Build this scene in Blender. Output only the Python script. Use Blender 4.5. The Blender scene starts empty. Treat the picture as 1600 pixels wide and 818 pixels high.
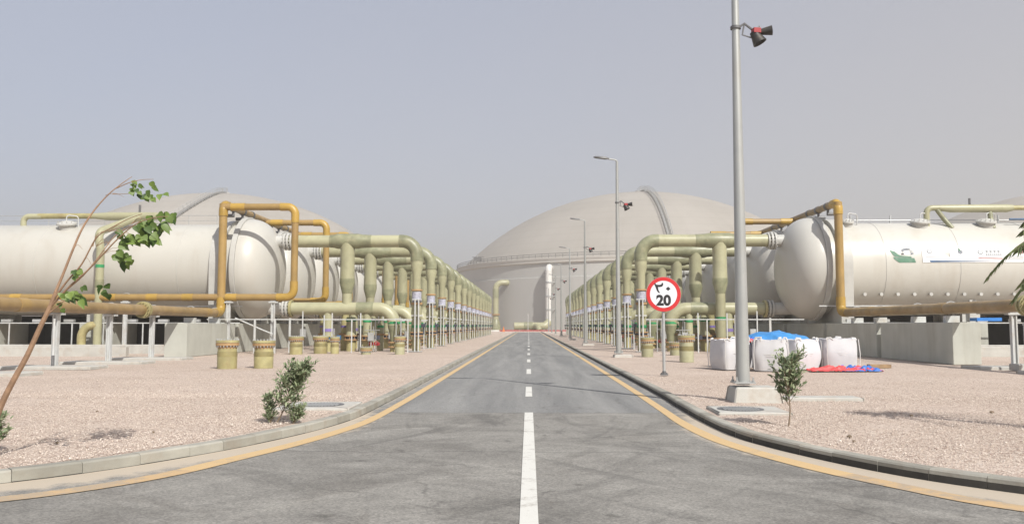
import bpy, math, random
import numpy as np
from mathutils import Vector, noise
random.seed(7); rng = np.random.default_rng(7)
S = bpy.context.scene; COL = S.collection; PI = math.pi
# ---------------------------------------------------------------- camera
F = 1300.0
cam = bpy.data.objects.new('camera', bpy.data.cameras.new('camera')); COL.objects.link(cam)
cam.data.sensor_width = 36; cam.data.lens = F/1600*36
cam.location = (0, 0, 1.5)
cam.rotation_euler = (PI/2 + math.atan(99/F), 0, math.atan(26/F))
cam.data.clip_start = 0.1; cam.data.clip_end = 6000
S.camera = cam
# ---------------------------------------------------------------- light
SUN_AZ = math.atan2(0.53, -0.85); SUN_EL = math.radians(43)
W = bpy.data.worlds.new('World'); S.world = W; W.use_nodes = True
nt = W.node_tree; nt.nodes.clear()
sky = nt.nodes.new('ShaderNodeTexSky'); sky.sky_type = 'NISHITA'; sky.sun_disc = False
sky.sun_elevation = SUN_EL; sky.sun_rotation = SUN_AZ; sky.air_density = 1.0; sky.dust_density = 3.0; sky.ozone_density = 1.0
hs = nt.nodes.new('ShaderNodeHueSaturation'); hs.inputs['Saturation'].default_value = 0.7
mx = nt.nodes.new('ShaderNodeMix'); mx.data_type = 'RGBA'; mx.inputs[0].default_value = 0.62
# airborne dust veil: bluer overhead and to the left, warmer low down and to the right
tc = nt.nodes.new('ShaderNodeTexCoord'); sx = nt.nodes.new('ShaderNodeSeparateXYZ'); nt.links.new(tc.outputs['Generated'], sx.inputs[0])
m1 = nt.nodes.new('ShaderNodeMath'); m1.operation = 'MULTIPLY_ADD'; m1.inputs[1].default_value = -1.5; nt.links.new(sx.outputs[2], m1.inputs[0])
m0 = nt.nodes.new('ShaderNodeMath'); m0.operation = 'MULTIPLY_ADD'; m0.inputs[1].default_value = .75; m0.inputs[2].default_value = .72; nt.links.new(sx.outputs[0], m0.inputs[0]); nt.links.new(m0.outputs[0], m1.inputs[2])
wn = nt.nodes.new('ShaderNodeTexNoise'); wn.inputs['Scale'].default_value = 2.2; wn.inputs['Detail'].default_value = 3; nt.links.new(tc.outputs['Generated'], wn.inputs['Vector'])
m2 = nt.nodes.new('ShaderNodeMath'); m2.operation = 'MULTIPLY_ADD'; m2.inputs[1].default_value = .35; m2.use_clamp = True; nt.links.new(wn.outputs[0], m2.inputs[0])
m3 = nt.nodes.new('ShaderNodeMath'); m3.operation = 'SUBTRACT'; m3.inputs[1].default_value = .17; nt.links.new(m1.outputs[0], m3.inputs[0]); nt.links.new(m3.outputs[0], m2.inputs[2])
vm = nt.nodes.new('ShaderNodeMix'); vm.data_type = 'RGBA'; vm.inputs[6].default_value = (3.75, 3.95, 4.75, 1); vm.inputs[7].default_value = (4.8, 4.4, 4.15, 1)
nt.links.new(m2.outputs[0], vm.inputs[0]); nt.links.new(vm.outputs[2], mx.inputs[7])
bg = nt.nodes.new('ShaderNodeBackground'); bg.inputs[1].default_value = 0.10
wo = nt.nodes.new('ShaderNodeOutputWorld')
nt.links.new(sky.outputs[0], hs.inputs['Color']); nt.links.new(hs.outputs[0], mx.inputs[6])
nt.links.new(mx.outputs[2], bg.inputs[0]); nt.links.new(bg.outputs[0], wo.inputs[0])
sl = bpy.data.lights.new('sun', 'SUN'); sl.energy = 3.9; sl.angle = math.radians(0.6); sl.color = (1, .97, .92)
so = bpy.data.objects.new('sun', sl); COL.objects.link(so)
d = Vector((math.sin(SUN_AZ)*math.cos(SUN_EL), math.cos(SUN_AZ)*math.cos(SUN_EL), math.sin(SUN_EL)))
so.rotation_euler = d.to_track_quat('Z', 'Y').to_euler(); so.location = (0, 0, 60)
S.view_settings.view_transform = 'Standard'; S.view_settings.look = 'None'
S.view_settings.exposure = 0.48; S.view_settings.gamma = 1.0; S.view_settings.use_curve_mapping = False
S.cycles.max_bounces = 6; S.cycles.transparent_max_bounces = 8
# ---------------------------------------------------------------- materials
def nd(t, typ, **kw):
    n = t.nodes.new(typ)
    for k, v in kw.items(): setattr(n, k, v)
    return n
def new_mat(name):
    m = bpy.data.materials.new(name); m.use_nodes = True; t = m.node_tree; t.nodes.clear()
    b = nd(t, 'ShaderNodeBsdfPrincipled'); o = nd(t, 'ShaderNodeOutputMaterial'); t.links.new(b.outputs[0], o.inputs[0])
    return m, t, b
def coords(t, rand=True, world=False):
    if world:
        return nd(t, 'ShaderNodeNewGeometry').outputs['Position']
    c = nd(t, 'ShaderNodeTexCoord'); 
    if not rand: return c.outputs['Object']
    oi = nd(t, 'ShaderNodeObjectInfo'); mu = nd(t, 'ShaderNodeMath', operation='MULTIPLY'); mu.inputs[1].default_value = 57
    t.links.new(oi.outputs['Random'], mu.inputs[0]); ad = nd(t, 'ShaderNodeVectorMath', operation='ADD')
    t.links.new(c.outputs['Object'], ad.inputs[0]); t.links.new(mu.outputs[0], ad.inputs[1]); return ad.outputs[0]
def noise_n(t, vec, scale, detail=4, rough=.55, sc3=None, dist=0):
    if sc3:
        mp = nd(t, 'ShaderNodeMapping'); mp.inputs['Scale'].default_value = sc3; t.links.new(vec, mp.inputs[0]); vec = mp.outputs[0]
    n = nd(t, 'ShaderNodeTexNoise'); n.inputs['Scale'].default_value = scale; n.inputs['Detail'].default_value = detail
    n.inputs['Roughness'].default_value = rough; n.inputs['Distortion'].default_value = dist
    t.links.new(vec, n.inputs['Vector']); return n.outputs[0]
def ramp(t, fac, p0, p1, c0=(0,0,0,1), c1=(1,1,1,1)):
    r = nd(t, 'ShaderNodeValToRGB'); e = r.color_ramp.elements
    e[0].position = p0; e[1].position = p1; e[0].color = c0; e[1].color = c1
    t.links.new(fac, r.inputs[0]); return r.outputs[0]
def mixc(t, fac, a, b, typ='MIX'):
    m = nd(t, 'ShaderNodeMix', data_type='RGBA', blend_type=typ)
    for i, v in ((0, fac), (6, a), (7, b)):
        if isinstance(v, (int, float)): m.inputs[i].default_value = v
        elif isinstance(v, tuple): m.inputs[i].default_value = v if len(v) == 4 else (*v, 1)
        else: t.links.new(v, m.inputs[i])
    return m.outputs[2]
def bump(t, b, h, st, dist=.02):
    n = nd(t, 'ShaderNodeBump'); n.inputs['Strength'].default_value = st; n.inputs['Distance'].default_value = dist
    t.links.new(h, n.inputs['Height']); t.links.new(n.outputs[0], b.inputs['Normal'])
def sc(c, k): return tuple(min(1, x*k) for x in c)
MATS = {}
def M(name, base=None, rough=.5, var=.12, vs=2.0, metal=0, dirt=None, dirt_amt=.5, dirt_scale=1.2, streak=False, bmp=0, bs=40, rand=True):
    if name in MATS: return MATS[name]
    m, t, b = new_mat(name); v = coords(t, rand)
    n1 = noise_n(t, v, vs, 5)
    c = mixc(t, ramp(t, n1, .3, .7), sc(base, 1-var), sc(base, 1+var*.7))
    if dirt:
        n2 = noise_n(t, v, dirt_scale, 6, .65, (1, 1, .12) if streak else None)
        n2 = ramp(t, n2, .5, .72); mm = nd(t, 'ShaderNodeMath', operation='MULTIPLY'); mm.inputs[1].default_value = dirt_amt
        t.links.new(n2, mm.inputs[0]); c = mixc(t, mm.outputs[0], c, dirt)
    if rand:
        oi = nd(t, 'ShaderNodeObjectInfo'); k = .05 if 'paint' in name or 'white' in name else .16
        c = mixc(t, 1.0, c, ramp(t, oi.outputs['Random'], 0, 1, (1-k, 1-k*1.05, 1-k*1.25, 1), (1+k*.35, 1+k*.35, 1+k*.3, 1)), 'MULTIPLY')
    if name == 'kerb_mat':
        gi = nd(t, 'ShaderNodeNewGeometry'); c = mixc(t, 1.0, c, ramp(t, gi.outputs['Random Per Island'], 0, 1, (.78, .77, .74, 1), (1.08, 1.07, 1.05, 1)), 'MULTIPLY')
    t.links.new(c, b.inputs['Base Color']); b.inputs['Roughness'].default_value = rough; b.inputs['Metallic'].default_value = metal
    if bmp: bump(t, b, noise_n(t, v, bs, 4), bmp, .01)
    MATS[name] = m; return m
M('tank_paint', (.50, .485, .435), .36, .04, .5, dirt=(.36, .31, .24), dirt_amt=.32, dirt_scale=1.1, streak=True)
M('head_paint', (.48, .468, .425), .34, .04, .6, dirt=(.42, .37, .30), dirt_amt=.3, dirt_scale=.8, streak=True)
M('flange_white', (.46, .455, .425), .5, .08, 3)
M('grp', (.385, .375, .24), .40, .2, 1.6, dirt=(.24, .235, .135), dirt_amt=.7, dirt_scale=1.6)
M('grp_wrap', (.24, .245, .15), .42, .25, 3, dirt=(.42, .38, .24), dirt_amt=.5, dirt_scale=2.5)
M('grp_pale', (.375, .365, .235), .42, .1, 2.2)
M('stub_band', (.26, .225, .10), .5, .3, 3); M('grp_stub', (.38, .345, .17), .45, .25, 2.5, dirt=(.30, .23, .11), dirt_amt=.8, dirt_scale=1.8)
M('rust_flange', (.40, .25, .12), .6, .2, 4, dirt=(.24, .13, .06), dirt_amt=.7, dirt_scale=4)
M('pipe_ochre', (.32, .21, .072), .42, .15, 2, dirt=(.30, .19, .09), dirt_amt=.6, dirt_scale=1.4)
M('pipe_yellow', (.40, .255, .05), .42, .12, 3, dirt=(.45, .28, .08), dirt_amt=.4, dirt_scale=2)
M('pipe_brown', (.31, .21, .09), .45, .25, 1.8, dirt=(.40, .31, .20), dirt_amt=.6, dirt_scale=1.2)
M('green_band', (.03, .27, .10), .5, .1, 4); M('purple_band', (.20, .15, .38), .5, .1, 4)
M('label_grey', (.42, .42, .50), .5, .35, 9); M('valve_dark', (.045, .05, .07), .45, .2, 4); M('valve_blue', (.03, .16, .36), .45, .2, 4)
M('red_paint', (.34, .025, .03), .45, .15, 4); M('galv', (.46, .47, .47), .45, .12, 5, metal=.35, dirt=(.34, .33, .30), dirt_amt=.5)
M('galv_white', (.50, .51, .50), .5, .1, 4, dirt=(.40, .35, .28), dirt_amt=.6, dirt_scale=2.5)
M('lamp_metal', (.40, .41, .40), .42, .08, 3, metal=.3, dirt=(.30, .28, .24), dirt_amt=.4, dirt_scale=1.5)
M('lamp_head_mat', (.13, .13, .135), .5, .1, 5); M('black_plastic', (.03, .027, .024), .5, .3, 8, dirt=(.10, .08, .05), dirt_amt=.5, dirt_scale=6)
M('concrete', (.42, .425, .375), .85, .10, 1.2, dirt=(.28, .26, .21), dirt_amt=.55, dirt_scale=1.3, streak=True, bmp=.25, bs=25, rand=False)
M('pad_concrete', (.45, .44, .40), .85, .12, 2, dirt=(.36, .30, .24), dirt_amt=.7, dirt_scale=2.2, bmp=.25, bs=30, rand=False)
M('kerb_mat', (.33, .32, .28), .85, .16, 2.5, dirt=(.27, .235, .19), dirt_amt=.7, dirt_scale=3, bmp=.4, bs=30, rand=False)
M('iron', (.16, .16, .165), .6, .2, 8, metal=.3)
M('dome_ring', (.46, .44, .40), .8, .06, .05, rand=False); M('dome_wall', (.44, .435, .41), .85, .07, .06, dirt=(.31, .29, .26), dirt_amt=.5, dirt_scale=.10, streak=True, rand=False)
M('dome_step', (.24, .235, .22), .7, .1, 1); M('white_pipe', (.62, .61, .58), .5, .1, .6)
M('kerb_foot_shade', (.055, .052, .046), .9, .3, 5); M('red_kerb', (.40, .05, .05), .7, .1, 2); M('white_kerb', (.62, .60, .56), .7, .1, 2)
M('bark', (.34, .21, .13), .75, .25, 8, dirt=(.20, .13, .08), dirt_amt=.5, dirt_scale=9, bmp=.4, bs=50)
M('twig', (.20, .15, .10), .8, .2, 8)
M('bag_fabric', (.56, .56, .585), .75, .06, 3, dirt=(.55, .52, .48), dirt_amt=.35, dirt_scale=3, bmp=.15, bs=9)
M('bag_seam', (.62, .61, .60), .8, .1, 5); M('print_grey', (.40, .40, .43), .8, .1, 5)
M('tarp_blue', (.05, .25, .58), .5, .18, 4, bmp=.3, bs=5); M('tarp_red', (.62, .07, .07), .55, .2, 4, bmp=.3, bs=8); M('tarp_navy', (.03, .15, .52), .55, .2, 4)
M('sign_red', (.56, .022, .025), .4, .05, 4); M('sign_white', (.66, .67, .70), .4, .04, 4); M('sign_black', (.012, .012, .014), .5, .1, 4)
M('banner_white', (.74, .74, .74), .55, .04, 3); M('emblem_green', (.085, .20, .13), .6, .2, 4, dirt=(.24, .28, .24), dirt_amt=.5, dirt_scale=5)
M('print_blue', (.06, .12, .22), .6, .2, 4); M('print_pink', (.50, .20, .20), .6, .2, 4); M('print_steel', (.19, .21, .24), .6, .2, 4)
M('blue_sheet', (.03, .20, .60), .5, .2, 3); M('shade_panel', (.03, .032, .027), .7, .3, 1.5); M('wood', (.30, .20, .11), .8, .2, 6); M('orange', (.75, .20, .03), .6, .1, 3)

def leaf_mat(name, base, tip):
    m, t, b = new_mat(name); g = nd(t, 'ShaderNodeNewGeometry')
    c = mixc(t, g.outputs['Random Per Island'], base, tip); t.links.new(c, b.inputs['Base Color'])
    b.inputs['Roughness'].default_value = .5
    tr = nd(t, 'ShaderNodeBsdfTranslucent'); t.links.new(c, tr.inputs[0])
    ms = nd(t, 'ShaderNodeMixShader'); ms.inputs[0].default_value = .25
    out = [n for n in t.nodes if n.type == 'OUTPUT_MATERIAL'][0]
    t.links.new(b.outputs[0], ms.inputs[1]); t.links.new(tr.outputs[0], ms.inputs[2]); t.links.new(ms.outputs[0], out.inputs[0])
    MATS[name] = m
leaf_mat('leaf_heart', (.035, .075, .015), (.19, .27, .055))
leaf_mat('leaf_olive', (.10, .15, .065), (.36, .40, .24))
leaf_mat('leaf_palm', (.07, .10, .035), (.20, .24, .10))

def gravel_material():
    m, t, b = new_mat('gravel'); p = coords(t, world=True)
    vo = nd(t, 'ShaderNodeTexVoronoi'); vo.inputs['Scale'].default_value = 44; t.links.new(p, vo.inputs['Vector'])
    sp = nd(t, 'ShaderNodeSeparateColor'); t.links.new(vo.outputs['Color'], sp.inputs[0])
    r = nd(t, 'ShaderNodeValToRGB'); e = r.color_ramp.elements
    e[0].position = 0; e[0].color = (.27, .20, .165, 1); e[1].position = 1; e[1].color = (.78, .71, .63, 1)
    for ps, c in ((.12, (.40, .31, .26)), (.35, (.55, .455, .385)), (.7, (.62, .525, .45)), (.9, (.70, .62, .54))):
        q = e.new(ps); q.color = (*c, 1)
    t.links.new(sp.outputs[0], r.inputs[0])
    gap = ramp(t, vo.outputs['Distance'], .35, .75, (1, 1, 1, 1), (.66, .63, .60, 1))
    c = mixc(t, .8, r.outputs[0], gap, 'MULTIPLY')
    # bigger pebbles near and patches of sand
    big = noise_n(t, p, .35, 5, .6); c = mixc(t, ramp(t, big, .35, .68, (.86, .85, .84, 1), (1.05, 1.04, 1.02, 1)), c, c)
    tint = ramp(t, big, .35, .68, (.88, .86, .84, 1), (1, 1, 1, 1)); c = mixc(t, 1.0, c, tint, 'MULTIPLY')
    sand = ramp(t, noise_n(t, p, 1.1, 6, .7), .56, .70); ms = nd(t, 'ShaderNodeMath', operation='MULTIPLY'); ms.inputs[1].default_value = .45
    t.links.new(sand, ms.inputs[0]); c = mixc(t, ms.outputs[0], c, (.52, .425, .345, 1))
    c = mixc(t, 1.0, c, (1.04, 1.02, 1.0, 1), 'MULTIPLY'); t.links.new(c, b.inputs['Base Color']); b.inputs['Roughness'].default_value = .9
    bump(t, b, vo.outputs['Distance'], .8, -.02); MATS['gravel'] = m
gravel_material()
def stone_material():
    m, t, b = new_mat('stone'); g = nd(t, 'ShaderNodeNewGeometry'); r = nd(t, 'ShaderNodeValToRGB'); e = r.color_ramp.elements
    e[0].color = (.34, .26, .22, 1); e[1].color = (.76, .68, .61, 1)
    for ps, c in ((.15, (.44, .35, .295)), (.5, (.58, .49, .415)), (.8, (.66, .58, .50))):
        q = e.new(ps); q.color = (*c, 1)
    t.links.new(g.outputs['Random Per Island'], r.inputs[0]); t.links.new(r.outputs[0], b.inputs['Base Color']); b.inputs['Roughness'].default_value = .85
    MATS['stone'] = m
stone_material()
def asphalt_material(name, dusty=False):
    m, t, b = new_mat(name); p = coords(t, world=True)
    xyz = nd(t, 'ShaderNodeSeparateXYZ'); t.links.new(p, xyz.inputs[0])
    fine = noise_n(t, p, 48, 4, .9)
    nearf = ramp(t, xyz.outputs[1], 0, 1)
    mr = nd(t, 'ShaderNodeMapRange'); mr.inputs[1].default_value = 14.45; mr.inputs[2].default_value = 14.55; t.links.new(xyz.outputs[1], mr.inputs[0])
    isfar = mr.outputs[0]
    # old patched crossing (near) and newer lane (far)
    st = noise_n(t, p, .75, 9, .7, (.8, 1.1, 1), 1.0)
    near = mixc(t, ramp(t, st, .36, .64), (.165, .157, .143), (.27, .258, .236))
    blot = ramp(t, noise_n(t, p, .5, 9, .74, None, .9), .53, .60); bm = nd(t, 'ShaderNodeMath', operation='MULTIPLY'); bm.inputs[1].default_value = .55
    t.links.new(blot, bm.inputs[0]); near = mixc(t, bm.outputs[0], near, (.15, .14, .125))
    def arcs(cx, cy, fr, lo, hi, seed):   # tyre scuffs sweeping round the bell-mouth
        sx = nd(t, 'ShaderNodeMath', operation='SUBTRACT'); sx.inputs[1].default_value = cx; t.links.new(xyz.outputs[0], sx.inputs[0])
        sy = nd(t, 'ShaderNodeMath', operation='SUBTRACT'); sy.inputs[1].default_value = cy; t.links.new(xyz.outputs[1], sy.inputs[0])
        cb = nd(t, 'ShaderNodeCombineXYZ'); t.links.new(sx.outputs[0], cb.inputs[0]); t.links.new(sy.outputs[0], cb.inputs[1])
        ln = nd(t, 'ShaderNodeVectorMath', operation='LENGTH'); t.links.new(cb.outputs[0], ln.inputs[0])
        an = nd(t, 'ShaderNodeMath', operation='ARCTAN2'); t.links.new(sy.outputs[0], an.inputs[0]); t.links.new(sx.outputs[0], an.inputs[1])
        c2 = nd(t, 'ShaderNodeCombineXYZ'); t.links.new(ln.outputs[1], c2.inputs[0]); t.links.new(an.outputs[0], c2.inputs[1]); c2.inputs[2].default_value = seed
        return ramp(t, noise_n(t, c2.outputs[0], fr, 6, .62, (1, 1.3, 1), .3), lo, hi)
    for cx, cy, fr, sd, lo, hi, amt, col in ((9.5, 15, 1.9, 0, .56, .68, .55, (.09, .086, .08)), (-9.5, 15, 1.9, 3, .56, .68, .55, (.095, .09, .082)), (6, 1, 1.5, 7, .57, .70, .5, (.32, .305, .275)), (-7, 0, 1.5, 9, .57, .70, .5, (.31, .297, .27))):
        f = arcs(cx, cy, fr, lo, hi, sd); q = nd(t, 'ShaderNodeMath', operation='MULTIPLY'); q.inputs[1].default_value = amt; t.links.new(f, q.inputs[0]); near = mixc(t, q.outputs[0], near, col)
    st2 = ramp(t, noise_n(t, p, 1.1, 10, .8, None, .4), .62, .68); sm = nd(t, 'ShaderNodeMath', operation='MULTIPLY'); sm.inputs[1].default_value = .6
    t.links.new(st2, sm.inputs[0]); near = mixc(t, sm.outputs[0], near, (.10, .088, .07))
    lane = noise_n(t, p, 1.0, 5, .6, (1.6, .10, 1), .4)
    far = mixc(t, ramp(t, lane, .36, .64), (.17, .17, .167), (.25, .247, .238))
    far = mixc(t, ramp(t, noise_n(t, p, .9, 6, .7), .55, .75), far, (.20, .195, .185))
    c = mixc(t, isfar, near, far)
    # fine cracks, oil drips and coarse aggregate
    wv = nd(t, 'ShaderNodeTexNoise'); wv.inputs['Scale'].default_value = 1.4; wv.inputs['Detail'].default_value = 6; t.links.new(p, wv.inputs['Vector'])
    wa = nd(t, 'ShaderNodeVectorMath', operation='MULTIPLY_ADD'); wa.inputs[1].default_value = (.9, .9, 0); t.links.new(wv.outputs['Color'], wa.inputs[0]); t.links.new(p, wa.inputs[2])
    cr = nd(t, 'ShaderNodeTexVoronoi'); cr.feature = 'DISTANCE_TO_EDGE'; cr.inputs['Scale'].default_value = .42; t.links.new(wa.outputs[0], cr.inputs['Vector'])
    cf = ramp(t, cr.outputs['Distance'], .0, .009, (1, 1, 1, 1), (0, 0, 0, 1)); cm = nd(t, 'ShaderNodeMath', operation='MULTIPLY'); t.links.new(cf, cm.inputs[0]); t.links.new(ramp(t, noise_n(t, p, .5, 3), .48, .6), cm.inputs[1])
    cq = nd(t, 'ShaderNodeMath', operation='MULTIPLY'); cq.inputs[1].default_value = .6; t.links.new(cm.outputs[0], cq.inputs[0]); c = mixc(t, cq.outputs[0], c, (.07, .066, .06))
    sp = nd(t, 'ShaderNodeTexVoronoi'); sp.inputs['Scale'].default_value = 1.3; t.links.new(wa.outputs[0], sp.inputs['Vector'])
    sf = ramp(t, sp.outputs['Distance'], .06, .11, (.6, .6, .6, 1), (0, 0, 0, 1)); c = mixc(t, sf, c, (.085, .08, .07))
    ag = nd(t, 'ShaderNodeTexVoronoi'); ag.inputs['Scale'].default_value = 55; t.links.new(p, ag.inputs['Vector']); asx = nd(t, 'ShaderNodeSeparateColor'); t.links.new(ag.outputs['Color'], asx.inputs[0])
    c = mixc(t, .75, c, ramp(t, asx.outputs[0], .1, .95, (.72, .72, .71, 1), (1.3, 1.29, 1.26, 1)), 'MULTIPLY')
    # seams and cracks across the road
    def seam(y0, w, x0=-99, x1=99, amp=.12):
        wob = noise_n(t, p, .8, 4, .6); a = nd(t, 'ShaderNodeMath', operation='MULTIPLY_ADD'); a.inputs[1].default_value = amp; t.links.new(wob, a.inputs[0]); t.links.new(xyz.outputs[1], a.inputs[2])
        s = nd(t, 'ShaderNodeMath', operation='SUBTRACT'); s.inputs[1].default_value = y0 + amp*.5; t.links.new(a.outputs[0], s.inputs[0])
        ab = nd(t, 'ShaderNodeMath', operation='ABSOLUTE'); t.links.new(s.outputs[0], ab.inputs[0])
        k = nd(t, 'ShaderNodeMapRange'); k.inputs[1].default_value = w; k.inputs[2].default_value = 0; t.links.new(ab.outputs[0], k.inputs[0])
        return k.outputs[0]
    for y0, w, amp, s in ((14.5, .05, .02, .55), (10.05, .03, .35, .6), (8.55, .02, .6, .35), (28.3, .06, .05, .3)):
        f = seam(y0, w, amp=amp); q = nd(t, 'ShaderNodeMath', operation='MULTIPLY'); q.inputs[1].default_value = s; t.links.new(f, q.inputs[0])
        c = mixc(t, q.outputs[0], c, (.06, .058, .055))
    c = mixc(t, .6, c, ramp(t, fine, .3, .7, (.55, .55, .55, 1), (1.35, 1.35, 1.33, 1)), 'MULTIPLY')
    if dusty:
        at = nd(t, 'ShaderNodeAttribute'); at.attribute_name = 'edge'
        n = noise_n(t, p, 3.0, 6, .7); s1 = nd(t, 'ShaderNodeMath', operation='MULTIPLY_ADD'); s1.inputs[1].default_value = .8; t.links.new(n, s1.inputs[0]); t.links.new(at.outputs['Fac'], s1.inputs[2])
        fac = ramp(t, s1.outputs[0], .78, 1.14); q = nd(t, 'ShaderNodeMath', operation='MULTIPLY'); q.inputs[1].default_value = .9; t.links.new(fac, q.inputs[0])
        c = mixc(t, q.outputs[0], c, (.47, .40, .31))
    t.links.new(c, b.inputs['Base Color']); b.inputs['Roughness'].default_value = .88; bump(t, b, fine, .35, .006)
    MATS[name] = m
asphalt_material('asphalt'); asphalt_material('asphalt_dusty', True)
def paint_material(name, col, wear):
    m, t, b = new_mat(name); p = coords(t, world=True)
    n = noise_n(t, p, 6, 8, .75); n2 = noise_n(t, p, 1.3, 4, .6)
    ad = nd(t, 'ShaderNodeMath', operation='MULTIPLY_ADD'); ad.inputs[1].default_value = .6; t.links.new(n2, ad.inputs[0]); t.links.new(n, ad.inputs[2])
    c = mixc(t, ramp(t, ad.outputs[0], wear, wear+.12), col, (.30, .27, .23)); c = mixc(t, ramp(t, noise_n(t, p, 60, 3, .8), .3, .7), sc(col, .9), c)
    t.links.new(c, b.inputs['Base Color']); b.inputs['Roughness'].default_value = .8; MATS[name] = m
paint_material('paint_white', (.62, .61, .56), .83); paint_material('paint_yellow', (.56, .395, .20), .88); paint_material('paint_yellow_worn', (.52, .36, .19), .74)
def dome_material():
    m, t, b = new_mat('dome_shell'); c0 = coords(t, rand=False)
    n = noise_n(t, c0, .055, 6, .6); c = mixc(t, ramp(t, n, .3, .7), (.295, .272, .237), (.35, .325, .288))
    xyz = nd(t, 'ShaderNodeSeparateXYZ'); t.links.new(c0, xyz.inputs[0])
    w = nd(t, 'ShaderNodeMath', operation='MULTIPLY'); w.inputs[1].default_value = .5; t.links.new(xyz.outputs[2], w.inputs[0])
    fr = nd(t, 'ShaderNodeMath', operation='FRACT'); t.links.new(w.outputs[0], fr.inputs[0])
    c = mixc(t, .5, c, ramp(t, fr.outputs[0], .0, .14, (.80, .80, .80, 1), (1, 1, 1, 1)), 'MULTIPLY')
    an = nd(t, 'ShaderNodeMath', operation='ARCTAN2'); t.links.new(xyz.outputs[1], an.inputs[0]); t.links.new(xyz.outputs[0], an.inputs[1])
    cb = nd(t, 'ShaderNodeCombineXYZ'); t.links.new(an.outputs[0], cb.inputs[0]); 
    st = noise_n(t, cb.outputs[0], 14, 4, .6); zz = ramp(t, st, .46, .66, (1, 1, 1, 1), (.92, .915, .91, 1)); c = mixc(t, .5, c, zz, 'MULTIPLY')
    t.links.new(c, b.inputs['Base Color']); b.inputs['Roughness'].default_value = .85; MATS['dome_shell'] = m
dome_material()

# ---------------------------------------------------------------- mesh helpers
class MB:
    def __init__(s): s.v = []; s.f = []; s.mi = []
    def add(s, vs, fs, k=0):
        o = len(s.v); s.v += [tuple(map(float, q)) for q in vs]; s.f += [tuple(i+o for i in q) for q in fs]; s.mi += [k]*len(fs); return s
    def box(s, c, d, rz=0, taper=1.0, ch=0):
        x, y, z = (q/2 for q in d); ca, sa = math.cos(rz), math.sin(rz); vs = []
        if ch:
            lv = [(-z, 1, 0), (z-ch, 1, 0), (z, 1, ch)]
            for zz, _, c2 in lv:
                k = taper + (1-taper)*(z-zz)/(2*z)
                for sx, sy in ((-1,-1),(1,-1),(1,1),(-1,1)):
                    for q in (0, 1):
                        if (sx*sy > 0) == (q == 0): px, py = sx*(x*k-c2-ch), sy*(y*k-c2)
                        else: px, py = sx*(x*k-c2), sy*(y*k-c2-ch)
                        vs.append((c[0]+px*ca-py*sa, c[1]+px*sa+py*ca, c[2]+zz))
            fs = [tuple(range(7, -1, -1)), tuple(range(16, 24))]
            for l in (0, 1):
                for i in range(8): fs.append((l*8+i, l*8+(i+1) % 8, l*8+8+(i+1) % 8, l*8+8+i))
            return s.add(vs, fs)
        for zz, k in ((-z, 1), (z, taper)):
            for px, py in ((-x, -y), (x, -y), (x, y), (-x, y)):
                px *= k; py *= k; vs.append((c[0]+px*ca-py*sa, c[1]+px*sa+py*ca, c[2]+zz))
        return s.add(vs, [(3,2,1,0), (4,5,6,7), (0,1,5,4), (1,2,6,5), (2,3,7,6), (3,0,4,7)])
    def tube(s, pts, r, n=20, cap=True):
        P = [Vector(p) for p in pts]; m = len(P); R = r if hasattr(r, '__len__') else [r]*m
        T = [(P[min(i+1, m-1)]-P[max(i-1, 0)]).normalized() for i in range(m)]
        u = T[0].orthogonal().normalized(); vs = []
        for i in range(m):
            u = (u - T[i]*u.dot(T[i])).normalized(); w = T[i].cross(u)
            for k in range(n):
                a = 2*PI*k/n; vs.append(P[i] + (u*math.cos(a)+w*math.sin(a))*R[i])
        fs = [(i*n+k, i*n+(k+1) % n, (i+1)*n+(k+1) % n, (i+1)*n+k) for i in range(m-1) for k in range(n)]
        if cap: fs += [tuple(range(n-1, -1, -1)), tuple(range((m-1)*n, m*n))]
        return s.add(vs, fs)
    def lathe(s, prof, o, ax=(0, 0, 1), n=32, a0=0, a1=2*PI):
        ax = Vector(ax).normalized(); u = ax.orthogonal().normalized(); w = ax.cross(u); o = Vector(o); vs = []
        full = abs(a1-a0-2*PI) < 1e-6; nn = n if full else n+1
        for r, h in prof:
            for k in range(nn):
                a = a0+(a1-a0)*k/n; vs.append(o+ax*h+(u*math.cos(a)+w*math.sin(a))*max(r, 1e-4))
        fs = [(i*nn+k, i*nn+(k+1) % nn, (i+1)*nn+(k+1) % nn, (i+1)*nn+k) for i in range(len(prof)-1) for k in range(n)]
        return s.add(vs, fs)
    def cyl(s, a, b, r, n=20): return s.tube([a, b], r, n)
    def prism(s, pts, d):   # planar polygon extruded by vector d
        n = len(pts); d = Vector(d); vs = [Vector(p) for p in pts]; vs += [v+d for v in vs]
        return s.add(vs, [tuple(range(n-1, -1, -1)), tuple(range(n, 2*n))]+[(i, (i+1) % n, n+(i+1) % n, n+i) for i in range(n)])
    def build(s, name, mat, parent=None, loc=None, smooth=True, angle=35, bevel=0):
        me = bpy.data.meshes.new(name); me.from_pydata(s.v, [], s.f)
        for mm in (mat if isinstance(mat, (list, tuple)) else [mat]): me.materials.append(MATS[mm])
        if isinstance(mat, (list, tuple)): me.polygons.foreach_set('material_index', s.mi)
        me.validate(); me.update()
        if smooth:
            me.polygons.foreach_set('use_smooth', [True]*len(me.polygons)); me.set_sharp_from_angle(angle=math.radians(angle))
        o = bpy.data.objects.new(name, me); COL.objects.link(o)
        if parent: o.parent = parent
        if loc: o.location = loc
        if bevel:
            md = o.modifiers.new('bevel', 'BEVEL'); md.width = bevel; md.segments = 2; md.limit_method = 'ANGLE'
        return o
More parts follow.
